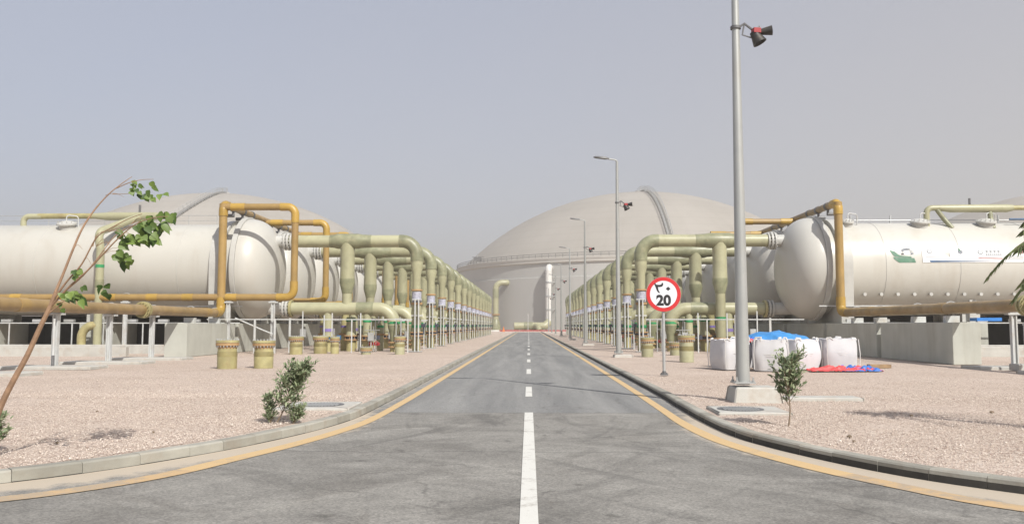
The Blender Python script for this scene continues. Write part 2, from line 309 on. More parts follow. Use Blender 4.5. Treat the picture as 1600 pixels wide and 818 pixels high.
def bend(pts, rad, n=8):
    out = [Vector(pts[0])]; rad = rad if hasattr(rad, '__len__') else [rad]*len(pts)
    for i in range(1, len(pts)-1):
        p = Vector(pts[i]); a = (Vector(pts[i-1])-p).normalized(); b = (Vector(pts[i+1])-p).normalized(); ang = a.angle(b)
        if ang > 3.1: out.append(p); continue
        t = rad[i]/math.tan(ang/2); c = p+(a+b).normalized()*(rad[i]/math.sin(ang/2)); s0 = p+a*t-c; s1 = p+b*t-c; tot = s0.angle(s1)
        for k in range(n+1):
            f = k/n; q = (s0*math.sin((1-f)*tot)+s1*math.sin(f*tot))/math.sin(tot); out.append(c+q)
    out.append(Vector(pts[-1])); return out
def tag(o, label=None, cat=None, group=None, kind=None):
    if label: o['label'] = label
    if cat: o['category'] = cat
    if group: o['group'] = group
    if kind: o['kind'] = kind
    return o
def thing(name, loc, label, cat, group=None, rz=0):
    o = bpy.data.objects.new(name, None); COL.objects.link(o); o.location = loc; o.rotation_euler = (0, 0, rz); o.empty_display_size = .2
    return tag(o, label, cat, group)
def kids(o): return [c for c in COL.objects if c.parent == o]
CH = {}
def dup(root, loc, label, group=None):
    if root.name not in CH: CH[root.name] = [(c, kids(c)) for c in kids(root)]
    r = root.copy(); COL.objects.link(r); r.location = loc; r['label'] = label
    if group: r['group'] = group
    for c, gs in CH[root.name]:
        q = c.copy(); COL.objects.link(q); q.parent = r
        for g in gs: h = g.copy(); COL.objects.link(h); h.parent = q
    return r
ORD = ['nearest', 'second', 'third', 'fourth', 'fifth', 'sixth', 'seventh', 'eighth', 'ninth', 'tenth', 'eleventh', 'twelfth', 'thirteenth', 'farthest']
GZ = .12
# ---------------------------------------------------------------- ground, road, kerbs
MB().add([(-2500, -60, -.03), (2500, -60, -.03), (2500, 4500, -.03), (-2500, 4500, -.03)], [(0, 1, 2, 3)]).build('ground', 'gravel', smooth=False)['kind'] = 'structure'
MB().add([(-60, -8, 0), (60, -8, 0), (60, 14, 0), (-60, 14, 0), (-4, 14, 0), (4, 14, 0), (4, 188, 0), (-4, 188, 0)], [(0, 1, 2, 3), (4, 5, 6, 7)]).build('road', 'asphalt', smooth=False)['kind'] = 'structure'
def dense(pts, st=.25):
    # Catmull-Rom through the measured points, resampled evenly
    P = [Vector((*p, 0)) for p in pts]; out = []
    for i in range(len(P)-1):
        a, b, c, e = P[max(i-1, 0)], P[i], P[i+1], P[min(i+2, len(P)-1)]; L = (c-b).length; n = max(1, int(L/st))
        for k in range(n):
            t = k/n
            if L > 12: out.append(b+(c-b)*t); continue
            out.append(.5*((2*b)+(c-a)*t+(2*a-5*b+4*c-e)*t*t+(3*b-a-3*c+e)*t**3))
    out.append(P[-1]); return out
KL = [(-2.76, 186), (-2.76, 40), (-2.74, 20), (-2.76, 16), (-2.80, 13.6), (-3.04, 12.0), (-3.45, 10.6), (-3.88, 9.6), (-4.35, 8.75), (-4.95, 8.0), (-5.9, 7.3), (-7.4, 6.7), (-10, 6.2), (-16, 5.9), (-40, 5.7)]
KR = [(2.78, 186), (2.78, 40), (2.78, 20), (2.72, 15.5), (2.70, 13), (2.78, 11.4), (2.98, 10.4), (3.33, 9.35), (3.72, 8.5), (4.2, 7.85), (4.85, 7.25), (5.9, 6.7), (7.6, 6.3), (11, 6.0), (17, 5.8), (40, 5.6)]
YL = [(-2.40, 186), (-2.42, 40), (-2.44, 20), (-2.46, 16), (-2.52, 13.2), (-2.72, 11.7), (-3.0, 10.45), (-3.3, 9.5), (-3.62, 8.5), (-4.05, 7.75), (-4.6, 7.2), (-5.6, 6.6), (-7.2, 6.1), (-10, 5.65), (-16, 5.35), (-40, 5.2)]
YR = [(2.44, 186), (2.43, 40), (2.42, 22), (2.38, 15.5), (2.36, 13), (2.44, 11.4), (2.60, 10.4), (2.84, 9.5), (3.1, 8.75), (3.45, 8.0), (3.9, 7.2), (4.6, 6.6), (5.7, 6.1), (7.5, 5.75), (11, 5.5), (17, 5.3), (40, 5.1)]
def normals(c, side):
    out = []
    for i in range(len(c)):
        t = (c[min(i+1, len(c)-1)]-c[max(i-1, 0)]).normalized(); out.append(Vector((t.y, -t.x, 0))*side)   # away from the road
    return out
def ribbon(c, n, o0, o1, z, attr=False):
    mb = MB(); m = len(c); K = 5; vs = []; ed = []
    for i in range(m):
        for k in range(K): 
            f = k/(K-1); q = c[i]+n[i]*(o0+(o1-o0)*f); vs.append((q.x, q.y, z*(.12+.88*f) if o0 < -.9 else z)); ed.append(f*max(.45 if o0 < -.9 else 1, min(1, (17.5-c[i].y)/6)) if c[i].y > 11.5 else f)
    fs = [(i*K+k, i*K+k+1, (i+1)*K+k+1, (i+1)*K+k) for i in range(m-1) for k in range(K-1)]
    mb.add(vs, fs); return mb, ed
for side, KC, YC, nm in ((1, KL, YL, 'left'), (-1, KR, YR, 'right')):
    kc = dense(KC); kn = normals(kc, side)
    assert True
    if (kn[0].x > 0) == (side > 0): kn = [-q for q in kn]
    mb, ed = ribbon(kc, kn, -.95, -.005, .004)
    o = mb.build('road_edge_'+nm, 'asphalt_dusty', smooth=False); o['kind'] = 'structure'
    at = o.data.attributes.new('edge', 'FLOAT', 'POINT'); at.data.foreach_set('value', ed)
    yc = dense(YC, .2); yn = normals(yc, 1)
    wmb = MB()
    for i in range(len(yc)-1):
        a, b, na, nb = yc[i], yc[i+1], yn[i]*(.085+.04*max(0, min(1, (14-yc[i].y)/5))), yn[i+1]*(.085+.04*max(0, min(1, (14-yc[i+1].y)/5)))
        wmb.add([(a.x-na.x, a.y-na.y, .008), (a.x+na.x, a.y+na.y, .008), (b.x+nb.x, b.y+nb.y, .008), (b.x-nb.x, b.y-nb.y, .008)], [(0, 1, 2, 3)], 1 if yc[i].y < 8.7 else 0)
    wmb.build('yellow_edge_line_'+nm, ['paint_yellow', 'paint_yellow_worn'], smooth=False)['kind'] = 'structure'
    # kerb stones: sweep, cut into blocks with small joints
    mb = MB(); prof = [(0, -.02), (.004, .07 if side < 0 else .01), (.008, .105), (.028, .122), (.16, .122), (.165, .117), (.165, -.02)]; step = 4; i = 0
    while i < len(kc)-1:
        far = kc[i].y > 40
        j = min(i+(1 if far else 2), len(kc)-1); vs = []; dz = random.uniform(-.004, .004); do = random.uniform(-.004, .004)
        idx = list(range(i, j+1))
        for q in idx:
            p = kc[q].copy(); 
            if q == i: p = p+(kc[i+1]-kc[i]).normalized()*.003
            if q == j: p = p-(kc[j]-kc[j-1]).normalized()*.003
            for w, h in prof: 
                r = p+kn[q]*(w+do); vs.append((r.x, r.y, h+dz))
        L = len(prof); fs = [(a*L+k, a*L+(k+1) % L, (a+1)*L+(k+1) % L, (a+1)*L+k) for a in range(len(idx)-1) for k in range(L)]
        nf = (len(idx)-1)*L; fs += [tuple(range(L-1, -1, -1)), tuple(range((len(idx)-1)*L, len(idx)*L))]
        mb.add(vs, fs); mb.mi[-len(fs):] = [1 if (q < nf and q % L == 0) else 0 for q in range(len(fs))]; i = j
    mb.build('kerb_'+nm, ['kerb_mat', 'kerb_foot_shade'], smooth=False)['kind'] = 'structure'  # near-black lower face, higher on the right, is shade put into the colour
    # gravel bed behind the kerb
    sgn = -1 if side > 0 else 1; V = [0, .3, .7, 1.2, 1.8, 2.6, 3.6, 5, 7, 10, 14, 20, 30, 60, 140, 320]; rows = []; mb = MB(); vs = []
    st = [(Vector((kc[0].x, 480, 0)), kn[0]), (Vector((kc[0].x, 186.1, 0)), kn[0])]+[(kc[q], kn[q]) for q in range(len(kc)) if kc[q].y < 70 or q % 2 == 0]
    for p, nn in st:
        b0 = p+nn*.162
        for v in V:
            x = b0.x+sgn*v; y = b0.y
            z = .100+(.014*noise.noise(Vector((x*.9, y*.9, 0)))+.014*noise.noise(Vector((x*.25, y*.25, 5))) if v > .1 and y < 60 else 0)
            vs.append((x, y, z))
    K = len(V); mb.add(vs, [(a*K+k, a*K+k+1, (a+1)*K+k+1, (a+1)*K+k) for a in range(len(st)-1) for k in range(K-1)])
    mb.build('gravel_bed_'+nm, 'gravel', smooth=True, angle=180)['kind'] = 'structure'
    # loose stones in the foreground
    N = 62000; pts = []
    while len(pts) < N:
        q = random.randrange(len(kc)-1); f_ = random.random(); k_ = kc[q].lerp(kc[q+1], f_); y = k_.y
        if y > 24 or (y > 13 and random.random() < (y-13)/11): continue
        vv = abs(random.random()**1.25)*8.5+.2; w = k_+kn[q]*.17
        x = w.x+sgn*vv
        if abs(x) > 11.5 or y < 5.8: continue
        if noise.noise(Vector((x*.8, y*.8, 9))) + random.random()*.9 < .25: continue
        pts.append((x, y+random.uniform(-.12, .12)*(1 if vv > .3 else 0)))
    pts = np.array(pts); R = rng.uniform(.005, .011, N)*(1+(rng.random(N) < .01)*1.1)
    base = np.array([(1,0,0), (-1,0,0), (0,1,0), (0,-1,0), (0,0,1), (0,0,-1)], float)
    ang = rng.uniform(0, 6.28, N); ca, sa = np.cos(ang), np.sin(ang)
    off = base[None]*rng.uniform(.65, 1.3, (N, 6, 1))+rng.uniform(-.25, .25, (N, 6, 3)); off[:, :, 2] *= .7; off *= R[:, None, None]
    X = off[:, :, 0]*ca[:, None]-off[:, :, 1]*sa[:, None]+pts[:, 0:1]; Y = off[:, :, 0]*sa[:, None]+off[:, :, 1]*ca[:, None]+pts[:, 1:2]
    Z = off[:, :, 2]+(.112+R*.25)[:, None]
    vv = np.stack([X, Y, Z], -1).reshape(-1, 3); tri = np.array([(0,2,4), (2,1,4), (1,3,4), (3,0,4), (2,0,5), (1,2,5), (3,1,5), (0,3,5)])
    ff = (tri[None]+(np.arange(N)*6)[:, None, None]).reshape(-1, 3)
    me = bpy.data.meshes.new('loose_gravel'); me.vertices.add(len(vv)); me.vertices.foreach_set('co', vv.ravel()); me.loops.add(ff.size); me.loops.foreach_set('vertex_index', ff.ravel())
    me.polygons.add(len(ff)); me.polygons.foreach_set('loop_start', np.arange(0, ff.size, 3)); me.polygons.foreach_set('loop_total', np.full(len(ff), 3)); me.materials.append(MATS['stone']); me.update(); me.validate()
    o = bpy.data.objects.new('loose_gravel', me); COL.objects.link(o)
    tag(o, 'loose pinkish gravel stones lying on the %s bed by the kerb' % nm, 'gravel', kind='stuff')
MB().box((0, 334, .05), (5.9, 296, .116)).build('gravel_bed_end', 'gravel', smooth=False)['kind'] = 'structure'
mb = MB(); mb.box((0, 10.2, .006), (.145, 8.6, .004))
y = 17.75
while y < 185:
    mb.box((0, y+1.4, .006), (.145, 2.8, .004)); y += 8.25
o = mb.build('centre_line', 'paint_white', smooth=False); o['kind'] = 'structure'
# red and white kerb closing the far end of the road
t = thing('barrier_kerb', (0, 187.2, 0), 'low red and white painted kerb across the far end of the road', 'kerb')
for i in range(12):
    x = -8.8+i*1.5; MB().box((x, 0, .24), (1.46, .4, .48), ch=.03).build('kerb_block', 'white_kerb' if i in (0, 1) else 'red_kerb', t)
MB().box((0, -.3, .09), (18.5, .16, .18)).build('base_strip', 'white_kerb', t)

# ---------------------------------------------------------------- domes
def dome(cx, cy, label, stair_az, tw):
    R = 53.0; t = thing('domed_reservoir', (cx, cy, 0), label, 'storage tank', 'domed water reservoirs behind the filter rows')
    MB().lathe([(R+.35, 0), (R+.35, 12.9), (R, 13.0), (R, 16.2)], (0, 0, 0), n=160).build('wall', 'dome_wall', t)
    MB().lathe([(R, 16.2), (R+.4, 16.4), (R+.4, 17.1), (R+.5, 17.12), (R+.5, 17.5), (R-1.2, 17.5)], (0, 0, 0), n=160).build('ring_beam', 'dome_ring', t)
    RS = 71.3; z0 = 39.8-RS
    pr = [(RS*math.sin(a), z0+RS*math.cos(a)) for a in np.linspace(math.asin((R-1.2)/RS), 0, 34)]
    MB().lathe(pr, (0, 0, 0), n=160).build('dome_shell', 'dome_shell', t, angle=60)
    mb = MB()
    for h in (18.0, 18.5): mb.tube([((R+.3)*math.cos(a), (R+.3)*math.sin(a), h) for a in np.linspace(PI, 2*PI, 120)], .06, 5)
    for a in np.linspace(PI, 2*PI, 90): mb.cyl(((R+.3)*math.cos(a), (R+.3)*math.sin(a), 17.4), ((R+.3)*math.cos(a), (R+.3)*math.sin(a), 18.5), .05, 5)
    mb.build('railing', 'iron', t)
    # stairway climbing the shell
    def P(f, off, up):
        th = f*.74; az = stair_az+tw*f; r = (RS+up)*math.sin(th); z = z0+(RS+up)*math.cos(th)
        return Vector((r*math.cos(az)-off*math.sin(az), r*math.sin(az)+off*math.cos(az), z))
    mb = MB()
    fs = np.linspace(.015, .98, 90)
    for i in range(len(fs)-1):
        a, b = P(fs[i], -.55, .35), P(fs[i], .55, .35); c, e = P(fs[i+1]-.003, .55, .35), P(fs[i+1]-.003, -.55, .35)
        mb.prism([a, b, c, e], (0, 0, .08))
    mb.build('stairway', 'dome_step', t)
    mb = MB()
    for s in (-.6, .6):
        mb.tube([P(f, s, 1.5) for f in fs], .06, 5)
        mb.tube([P(f, s, .95) for f in fs], .04, 5)
        for f in fs[::3]: mb.cyl(P(f, s, 0), P(f, s, 1.5), .05, 5)
    mb.build('stair_rail', 'galv', t)
    mb = MB(); mb.lathe([(0, 1.4), (1.2, 1.2), (1.3, .2), (1.3, -.5)], (0, 0, 39.6), n=16); mb.cyl((.5, 0, 40.5), (.5, 0, 42.5), .06, 6); mb.build('roof_vent', 'dome_ring', t)
    return t
D1 = dome(32.5, 243, 'large pale domed reservoir behind the end of the road, centre of the picture', math.radians(-89), 0)
dome(-90, 243, 'large pale domed reservoir behind the left vessel row', math.radians(-69), -.4)
dome(155, 243, 'pale dome just entering the picture behind the right vessel row', math.radians(-80), 0)
dome(-213, 243, 'sliver of domed reservoir at the far left edge above the vessel', math.radians(-100), 0)
for (x, y, z) in ((-13.5, 217, 17.5), (4, 197.5, 17.5)):
    pass
t = thing('roof_instrument', (-13.2, 214.6, 17.4), 'small instrument mast on the rim of the central reservoir', 'mast')
MB().cyl((0, 0, 0), (0, 0, 2.6), .12, 6).build('mast_pole', 'galv', t)
mb = MB(); mb.box((0, 0, 1.2), (2.0, .6, .9)); mb.cyl((-1.4, 0, 1.7), (1.6, 0, 1.7), .08, 6); mb.build('instrument_box', 'iron', t)
t = thing('wall_pipe', (-8.1, 204.5, 0), 'tall greenish pipe with elbow entering the reservoir wall, left of the road end', 'pipe')
MB().tube(bend([(0, 0, 3.0), (0, 0, 12.0), (2.9, .6, 12.0), (3.4, 3.2, 12.0)], [0, 1.6, .8, 0]), .72, 20).build('riser', 'grp', t)
MB().tube([(0, 0, 0), (0, 0, 1), (0, 0, 2.6), (0, 0, 3.0)], [1.3, 1.3, .95, .72], 20).build('foot', 'grp_wrap', t)
mb = MB(); mb.lathe([(.7, 0), (1.05, 0), (1.05, .3), (.7, .3)], (0, 0, 4.0), n=24); mb.build('flange', 'rust_flange', t)
MB().tube([(0, 0, 8.2), (0, 0, 10.4)], .77, 20).build('joint_wrap', 'grp_wrap', t)
t = thing('wall_pipe', (4.7, 195.6, 0), 'tall white pipe with clamps standing in front of the reservoir wall', 'pipe')
MB().tube(bend([(0, 0, 2.2), (0, 0, 15.2), (.9, 5.0, 15.2)], 1.1), .78, 20).build('riser', 'white_pipe', t)
for z in (5, 8.2, 11.4):
    mb = MB(); mb.lathe([(.76, 0), (.9, 0), (.9, .35), (.76, .35)], (0, 0, z), n=20); mb.tube([(.8, 0, z+.2), (2.1, 1.5, z+.2), (2.1, 4.0, z-.6), (.8, 1.5, z-1.0)], .12, 6); mb.build('clamp', 'galv', t)
t = thing('ground_pipe', (.5, 193.2, 0), 'thick greenish horizontal pipe lying behind the red kerb', 'pipe')
MB().tube(bend([(-3.9, -.3, 1.35), (-1, 0, 1.35), (3.2, 0, 1.35), (4.2, .8, 2.3)], .6), .88, 20).build('main_pipe', 'grp', t)
MB().tube([(-1.6, 0, 1.35), (.4, 0, 1.35)], .96, 20).build('joint_wrap', 'grp_wrap', t)
MB().tube(bend([(.8, -.3, 1.35), (1.6, -1.6, 1.2), (2.0, -2.2, .3)], .6), .6, 16).build('branch', 'grp', t)
for x in (-2.6, 3.0): mb = MB(); mb.box((x, 0, .3), (.6, 1.6, .5)); mb.build('support_block', 'concrete', t)
t = thing('marker_post', (-.15, 189.0, 0), 'thin white post standing at the far road end on the centre line', 'post'); MB().cyl((0, 0, 0), (0, 0, 4.2), .07, 8).build('pole', 'galv_white', t); MB().box((0, 0, .25), (.7, .7, .5), ch=.05).build('base', 'white_kerb', t)
t = thing('traffic_cone', (-5.6, 186.0, GZ), 'small orange cone at the far left end of the road', 'cone')
MB().lathe([(.0, 1.1), (.06, 1.1), (.24, .05)], (0, 0, 0), n=12).build('cone_body', 'orange', t); MB().box((0, 0, .03), (.6, .6, .05)).build('base', 'orange', t)

# ---------------------------------------------------------------- filter bays
PITCH, Y0, NB = 6.5, 44.5, 14
def ring(mb, x, y, z, r, w, s, dirx=True, n=28, ri=.8):
    ax = (1, 0, 0) if dirx else (0, 0, 1)
    mb.lathe([(r*ri, -w/2), (r-.012, -w/2), (r, -w/2+.012), (r, w/2-.012), (r-.012, w/2), (r*ri, w/2)], (x, y, z), ax, n)
def bolts(mb, x, y, z, r, n, L, br=.022, dirx=True):
    for k in range(n):
        a = 2*PI*k/n; c, q = r*math.cos(a), r*math.sin(a)
        if dirx: mb.cyl((x-L, y+c, z+q), (x+L, y+c, z+q), br, 5)
        else: mb.cyl((x+c, y+q, z-L), (x+c, y+q, z+L), br, 5)
def vessel(s):
    nm = 'left' if s < 0 else 'right'
    t = thing('pressure_vessel', (0, Y0, 0), '', 'pressure vessel', 'horizontal filter vessels in the %s row' % nm); zc = 4.5
    X = lambda a: s*a
    MB().lathe([(2.42, 14.95), (2.42, 33.2), (2.2, 33.7), (1.5, 34.2), (0, 34.4)], (0, 0, zc), (s, 0, 0), 72).build('shell', 'tank_paint', t, angle=50)
    mb = MB(); mb.lathe([(2.42, 15.20), (2.76, 15.20), (2.78, 15.18), (2.78, 14.96), (2.76, 14.94), (2.60, 14.94)], (0, 0, zc+.03), (s, 0, 0), 72)
    mb.build('end_flange', 'flange_white', t)
    pr = [(2.70*max(0, math.cos(a))**.86, 14.93-1.62*math.sin(a)**.86) for a in np.linspace(0, PI/2, 30)]
    h = MB().lathe(pr, (0, 0, zc), (s, 0, 0), 72).build('dished_head', 'head_paint', t, angle=60)
    for z, y in ((6.0, 0), (2.4, 0.0 if s < 0 else .75)):
        dz = z-zc; ho = 14.93-1.62*math.sqrt(max(0, 1-(dz*dz+y*y)/2.7**2))
        mb = MB(); mb.cyl((X(ho+.5), y, z), (X(13.0), y, z), .33, 28); ring(mb, X(12.78), y, z, .42, .08, s); ring(mb, X(13.12), y, z, .46, .1, s); ring(mb, X(12.94), y, z, .47, .11, s)
        bolts(mb, X(13.03), y, z, .40, 14, .2); mb.build('nozzle', 'flange_white', t)
    mb = MB(); pts = [(X(15.64), -2.5, 1.62), (X(15.64), 2.5, 1.62), (X(15.64), 2.62, 4.3)]+[(X(15.64), 2.62*math.cos(a), zc+2.62*math.sin(a)) for a in np.linspace(.05, PI-.05, 30)]+[(X(15.64), -2.62, 4.3)]
    mb.prism(pts, (s*.62, 0, 0)); mb.build('end_support', 'flange_white', t, angle=25)
    for x in (22.4, 28.6):
        mb = MB(); pts = [(X(x), -1.7, 1.62), (X(x), 1.7, 1.62)]+[(X(x), 2.44*math.sin(a), zc-2.44*math.cos(a)+.0) for a in np.linspace(.8, -.8, 20)]
        mb.prism(pts, (s*.32, 0, 0)); 
        for y in (-1.5, -.5, .5, 1.5): mb.box((X(x+.16), y, 1.85), (.9, .06, .45))
        mb.box((X(x+.16), 0, 1.65), (1.0, 4.1, .05)); mb.build('saddle', 'flange_white', t)
    for i in range(20):
        a = math.radians(-36 if s > 0 else -40); y, z = -2.4*math.cos(a), zc+2.4*math.sin(a)
        x = 17.0+i*.83; mb = MB(); mb.cyl((X(x), y, z), (X(x), y-.14, z-.02), .065, 8); mb.cyl((X(x), y-.12, z-.02), (X(x), y-.17, z-.02), .09, 8)
        mb.build('drain_stub', 'flange_white', t)
    for i in range(5): MB().tube([(X(18.0+i*3.7), 2.425*math.sin(a)*1, zc+2.425*math.cos(a)) for a in np.linspace(-2.4, -.1, 30)], .011, 5).build('weld_seam', 'flange_white', t)
    for x in ((16.6, 20.35, 23.75) if s > 0 else (24.5, 29.5)):
        a = math.radians(64); y, z = -2.4*math.cos(a), zc+2.4*math.sin(a); n = Vector((0, -math.cos(a), math.sin(a))); mb = MB()
        rr = .50 if x > 18 else .34
        up = Vector((0, -.25, 1)).normalized()
        mb.lathe([(rr*.8, -.2), (rr*.8, .16), (rr, .17), (rr, .25), (rr*.9, .27), (rr*.5, .36), (0, .40)], (X(x), y, z), up, 24)
        for k in range(12):
            q = 2*PI*k/12; mb.cyl((X(x)+rr*.88*math.cos(q), y-.05+rr*.88*math.sin(q), z+.15), (X(x)+rr*.88*math.cos(q), y-.08+rr*.88*math.sin(q), z+.31), .02, 5)
        m1 = mb.build('manway', 'flange_white', t)
        mb = MB(); mb.tube(bend([(X(x)+.55, y+.1, z-.35), (X(x)+.55, y+.05, z+.62), (X(x), y-.1, z+.68), (X(x), y-.1, z+.3)], .15, 4), .03, 6); mb.build('davit_arm', 'galv_white', m1)
    mb = MB()
    if s > 0:
        for x in (17.2, 19.3, 25): mb.cyl((X(x), 0, zc+2.4), (X(x), 0, zc+2.85), .05, 6)
        mb.cyl((X(17), -.3, zc+2.55), (X(33), -.3, zc+2.55), .02, 5)
    else:
        for x in np.arange(17, 33, 1.55): mb.cyl((X(x), .3, zc+2.38), (X(x), .3, zc+3.0), .02, 5)
        mb.cyl((X(17), .3, zc+2.98), (X(33), .3, zc+2.98), .018, 5); mb.cyl((X(17), .3, zc+2.7), (X(33), .3, zc+2.7), .014, 5)
    mb.build('top_rail', 'galv', t)
    return t
def pipes(s):
    nm = 'left' if s < 0 else 'right'; X = lambda a: s*a
    t = thing('inlet_pipework', (0, Y0, 0), '', 'pipe', 'tall green inlet pipes beside the %s of the road' % nm)
    rx = 6.0; tx = 9.75 if s < 0 else 10.2
    MB().tube(bend([(X(12.9), 0, 6.02), (X(rx), 0, 6.02), (X(rx), 0, 4.9)], .82, 12), .33, 28).build('header_pipe', 'grp', t)
    MB().tube(bend([(X(rx+.95), 0, 6.02), (X(rx), 0, 6.02), (X(rx), 0, 4.95)], .83, 12), .35, 28).build('elbow_wrap', 'grp_wrap', t)
    MB().tube([(X(rx), 0, 4.98), (X(rx), 0, 4.62), (X(rx), 0, 4.25), (X(rx), 0, 3.35)], [.32, .33, .235, .225], 24).build('reducer', 'grp', t)
    MB().tube([(X(rx), 0, 3.3), (X(rx), 0, 2.75)], .255, 24).build('label_band', 'label_grey', t)
    for zz, ww in ((3.38, .09), (2.66, .12)):
        mb = MB(); ring(mb, X(rx), 0, zz, .31, ww, s, False); mb.build('pipe_clamp', 'rust_flange', t)
    MB().tube([(X(rx), 0, 2.75), (X(rx), 0, 2.2), (X(rx), 0, 1.1)], [.225, .29, .21], 24).build('riser_pipe', 'grp', t)
    MB().tube([(X(rx), 0, 1.52), (X(rx), 0, 1.38)], .275, 24).build('colour_band', 'green_band', t)
    mb = MB(); ring(mb, X(rx), 0, 1.13, .36, .07, s, False); ring(mb, X(rx), 0, .95, .36, .07, s, False); mb.build('flange', 'rust_flange', t)
    v = MB().lathe([(.27, .97), (.30, 1.0), (.30, 1.09), (.27, 1.1)], (X(rx), 0, 0), n=20); v.box((X(rx-.38*1), -.02, 1.5), (.22, .22, .18)); v.cyl((X(rx-.38), 0, 1.03), (X(rx-.38), 0, 1.45), .04, 8); v.cyl((X(rx-.38), 0, 1.03), (X(rx), 0, 1.03), .04, 8)
    v.build('valve_body', 'valve_dark', t)
    MB().tube([(X(rx), 0, .92), (X(rx), 0, .08)], .215, 20).build('lower_spool', 'grp_stub', t)
    # tee and drop
    MB().tube([(X(tx+.95), 0, 6.02), (X(tx+.7), 0, 6.02), (X(tx+.55), 0, 6.02), (X(tx-.55), 0, 6.02), (X(tx-.8), 0, 6.02), (X(tx-1.3), 0, 6.02)], [.338, .36, .41, .41, .365, .338], 28).build('tee_wrap', 'grp_wrap', t)
    MB().tube([(X(tx), 0, 5.9), (X(tx), 0, 5.3), (X(tx), 0, 4.2), (X(tx), 0, 4.0)], [.40, .375, .385, .395], 28).build('drop_pipe', 'grp', t)
    MB().tube([(X(tx), 0, 4.0), (X(tx), 0, 3.75), (X(tx), 0, 3.3), (X(tx), 0, 3.22)], [.40, .405, .29, .28], 28).build('drop_reducer', 'grp_wrap', t)
    lo = 2.5 if s < 0 else .75
    MB().tube([(X(tx), 0, 3.25), (X(tx), 0, lo)], .26, 24).build('drop_lower', 'grp_pale', t)
    if s > 0:
        MB().tube([(X(tx), 0, 1.95), (X(tx), 0, 1.78)], .268, 24).build('colour_band', 'green_band', t)
        mb = MB(); ring(mb, X(tx), 0, .8, .42, .1, s, False); ring(mb, X(tx), 0, .66, .42, .1, s, False); mb.build('flange', 'rust_flange', t)
        MB().tube([(X(tx), 0, .62), (X(tx), 0, .05)], .27, 20).build('lower_spool', 'grp_stub', t)
    return t
def low_pipes(s):
    nm = 'left' if s < 0 else 'right'; X = lambda a: s*a; y = 0 if s < 0 else .75; ex = 7.2 if s < 0 else 7.65
    t = thing('outlet_pipework', (0, Y0, 0), '', 'pipe', 'low green outlet pipes with valves in the %s row' % nm)
    MB().tube(bend([(X(12.9), y, 2.4), (X(ex), y, 2.4), (X(ex), y, 1.5)], .88, 12), .34, 28).build('outlet_pipe', 'grp_pale' if s < 0 else 'grp', t)
    mb = MB(); ring(mb, X(12.75), y, 2.4, .47, .12, s); mb.build('end_flange', 'grp_stub', t)
    MB().tube([(X(ex+2.0), y, 2.4), (X(ex+1.1), y, 2.4)], .355, 28).build('joint_wrap', 'grp_wrap', t)
    MB().tube([(X(ex), y, 1.7), (X(ex), y, 1.58)], .35, 24).build('colour_band', 'green_band', t)
    MB().tube([(X(ex), y, 1.56), (X(ex), y, 1.45), (X(ex), y, .95), (X(ex), y, .62)], [.335, .34, .215, .21], 24).build('reducer', 'grp_wrap', t)
    mb = MB(); ring(mb, X(ex), y, .6, .33, .07, s, False); ring(mb, X(ex), y, .36, .33, .07, s, False); mb.build('flange', 'rust_flange', t)
    MB().tube([(X(ex), y, .62), (X(ex), y, .05)], .2, 20).build('lower_spool', 'grp_stub', t)
    for j, (bx, r, col, zb) in enumerate(((10.75, .27, 'purple_band', 1.25), (9.7, .27, 'green_band', 1.8), (8.65, .22, 'green_band', 1.75))):
        yy = y+(.9 if j == 1 else 0)
        MB().tube([(X(bx), yy, 2.3 if j != 1 else 1.95), (X(bx), yy, 1.1), (X(bx), yy, .95)], [r*.9, r, r*1.1], 22).build('branch_pipe', 'grp', t)
        MB().tube([(X(bx), yy, zb-.08), (X(bx), yy, zb+.08)], r*1.06, 22).build('colour_band', col, t)
        mb = MB(); ring(mb, X(bx), yy, .93, r*1.5, .07, s, False); ring(mb, X(bx), yy, .72, r*1.5, .07, s, False); bolts(mb, X(bx), yy, .82, r*1.32, 8, .16, .02, False); f = mb.build('flange', 'rust_flange' if j else 'grp_stub', t)
        mb = MB(); mb.lathe([(r*1.2, .76), (r*1.25, .9)], (X(bx), yy, 0), n=18); mb.cyl((X(bx), yy, .83), (X(bx)+.55, yy, .83), .035, 8); mb.box((X(bx)+.6, yy, .86), (.2, .18, .22)); mb.build('valve_body', 'valve_blue' if j == 0 else 'valve_dark', t)
        MB().tube([(X(bx), yy, .7), (X(bx), yy, .5), (X(bx), yy, .04)], [r*1.1, r*.95, r], 20).build('lower_spool', 'grp_stub', t)
    for bx, dy, r_, h_ in ((11.35, 1.3, .17, 1.9), (10.2, 1.7, .24, 2.3), (9.2, 1.5, .2, 2.2), (8.15, 1.2, .17, 1.6)):
        MB().tube([(X(bx), y+dy, h_), (X(bx), y+dy, 1.0), (X(bx), y+dy, .05)], [r_*.85, r_, r_*1.05], 18).build('side_branch', 'grp_stub' if bx > 10 else 'grp', t)
        mb = MB(); ring(mb, X(bx), y+dy, 1.02, r_*1.5, .1, s, False, 20); mb.build('flange', 'rust_flange', t)
        MB().tube([(X(bx), y+dy, 1.5), (X(bx), y+dy, 1.38)], r_*1.04, 18).build('colour_band', 'purple_band' if bx > 10 else 'green_band', t)
    for bx, h_ in ((11.9, 1.1), (8.3, .9)):
        MB().box((X(bx), y-.7, h_), (.32, .14, .42), ch=.01).build('control_box', 'galv', t); MB().cyl((X(bx), y-.68, .05), (X(bx), y-.68, h_-.2), .025, 6).build('box_post', 'galv_white', t)
    mb = MB(); cx = X(8.05); 
    for dx in (0, .28): mb.lathe([(.10, -.02), (.125, 0), (.10, .02), (.08, 0), (.10, -.02)], (cx+dx*s, y-.5, .55+.0), (0, 1, 0), 16)
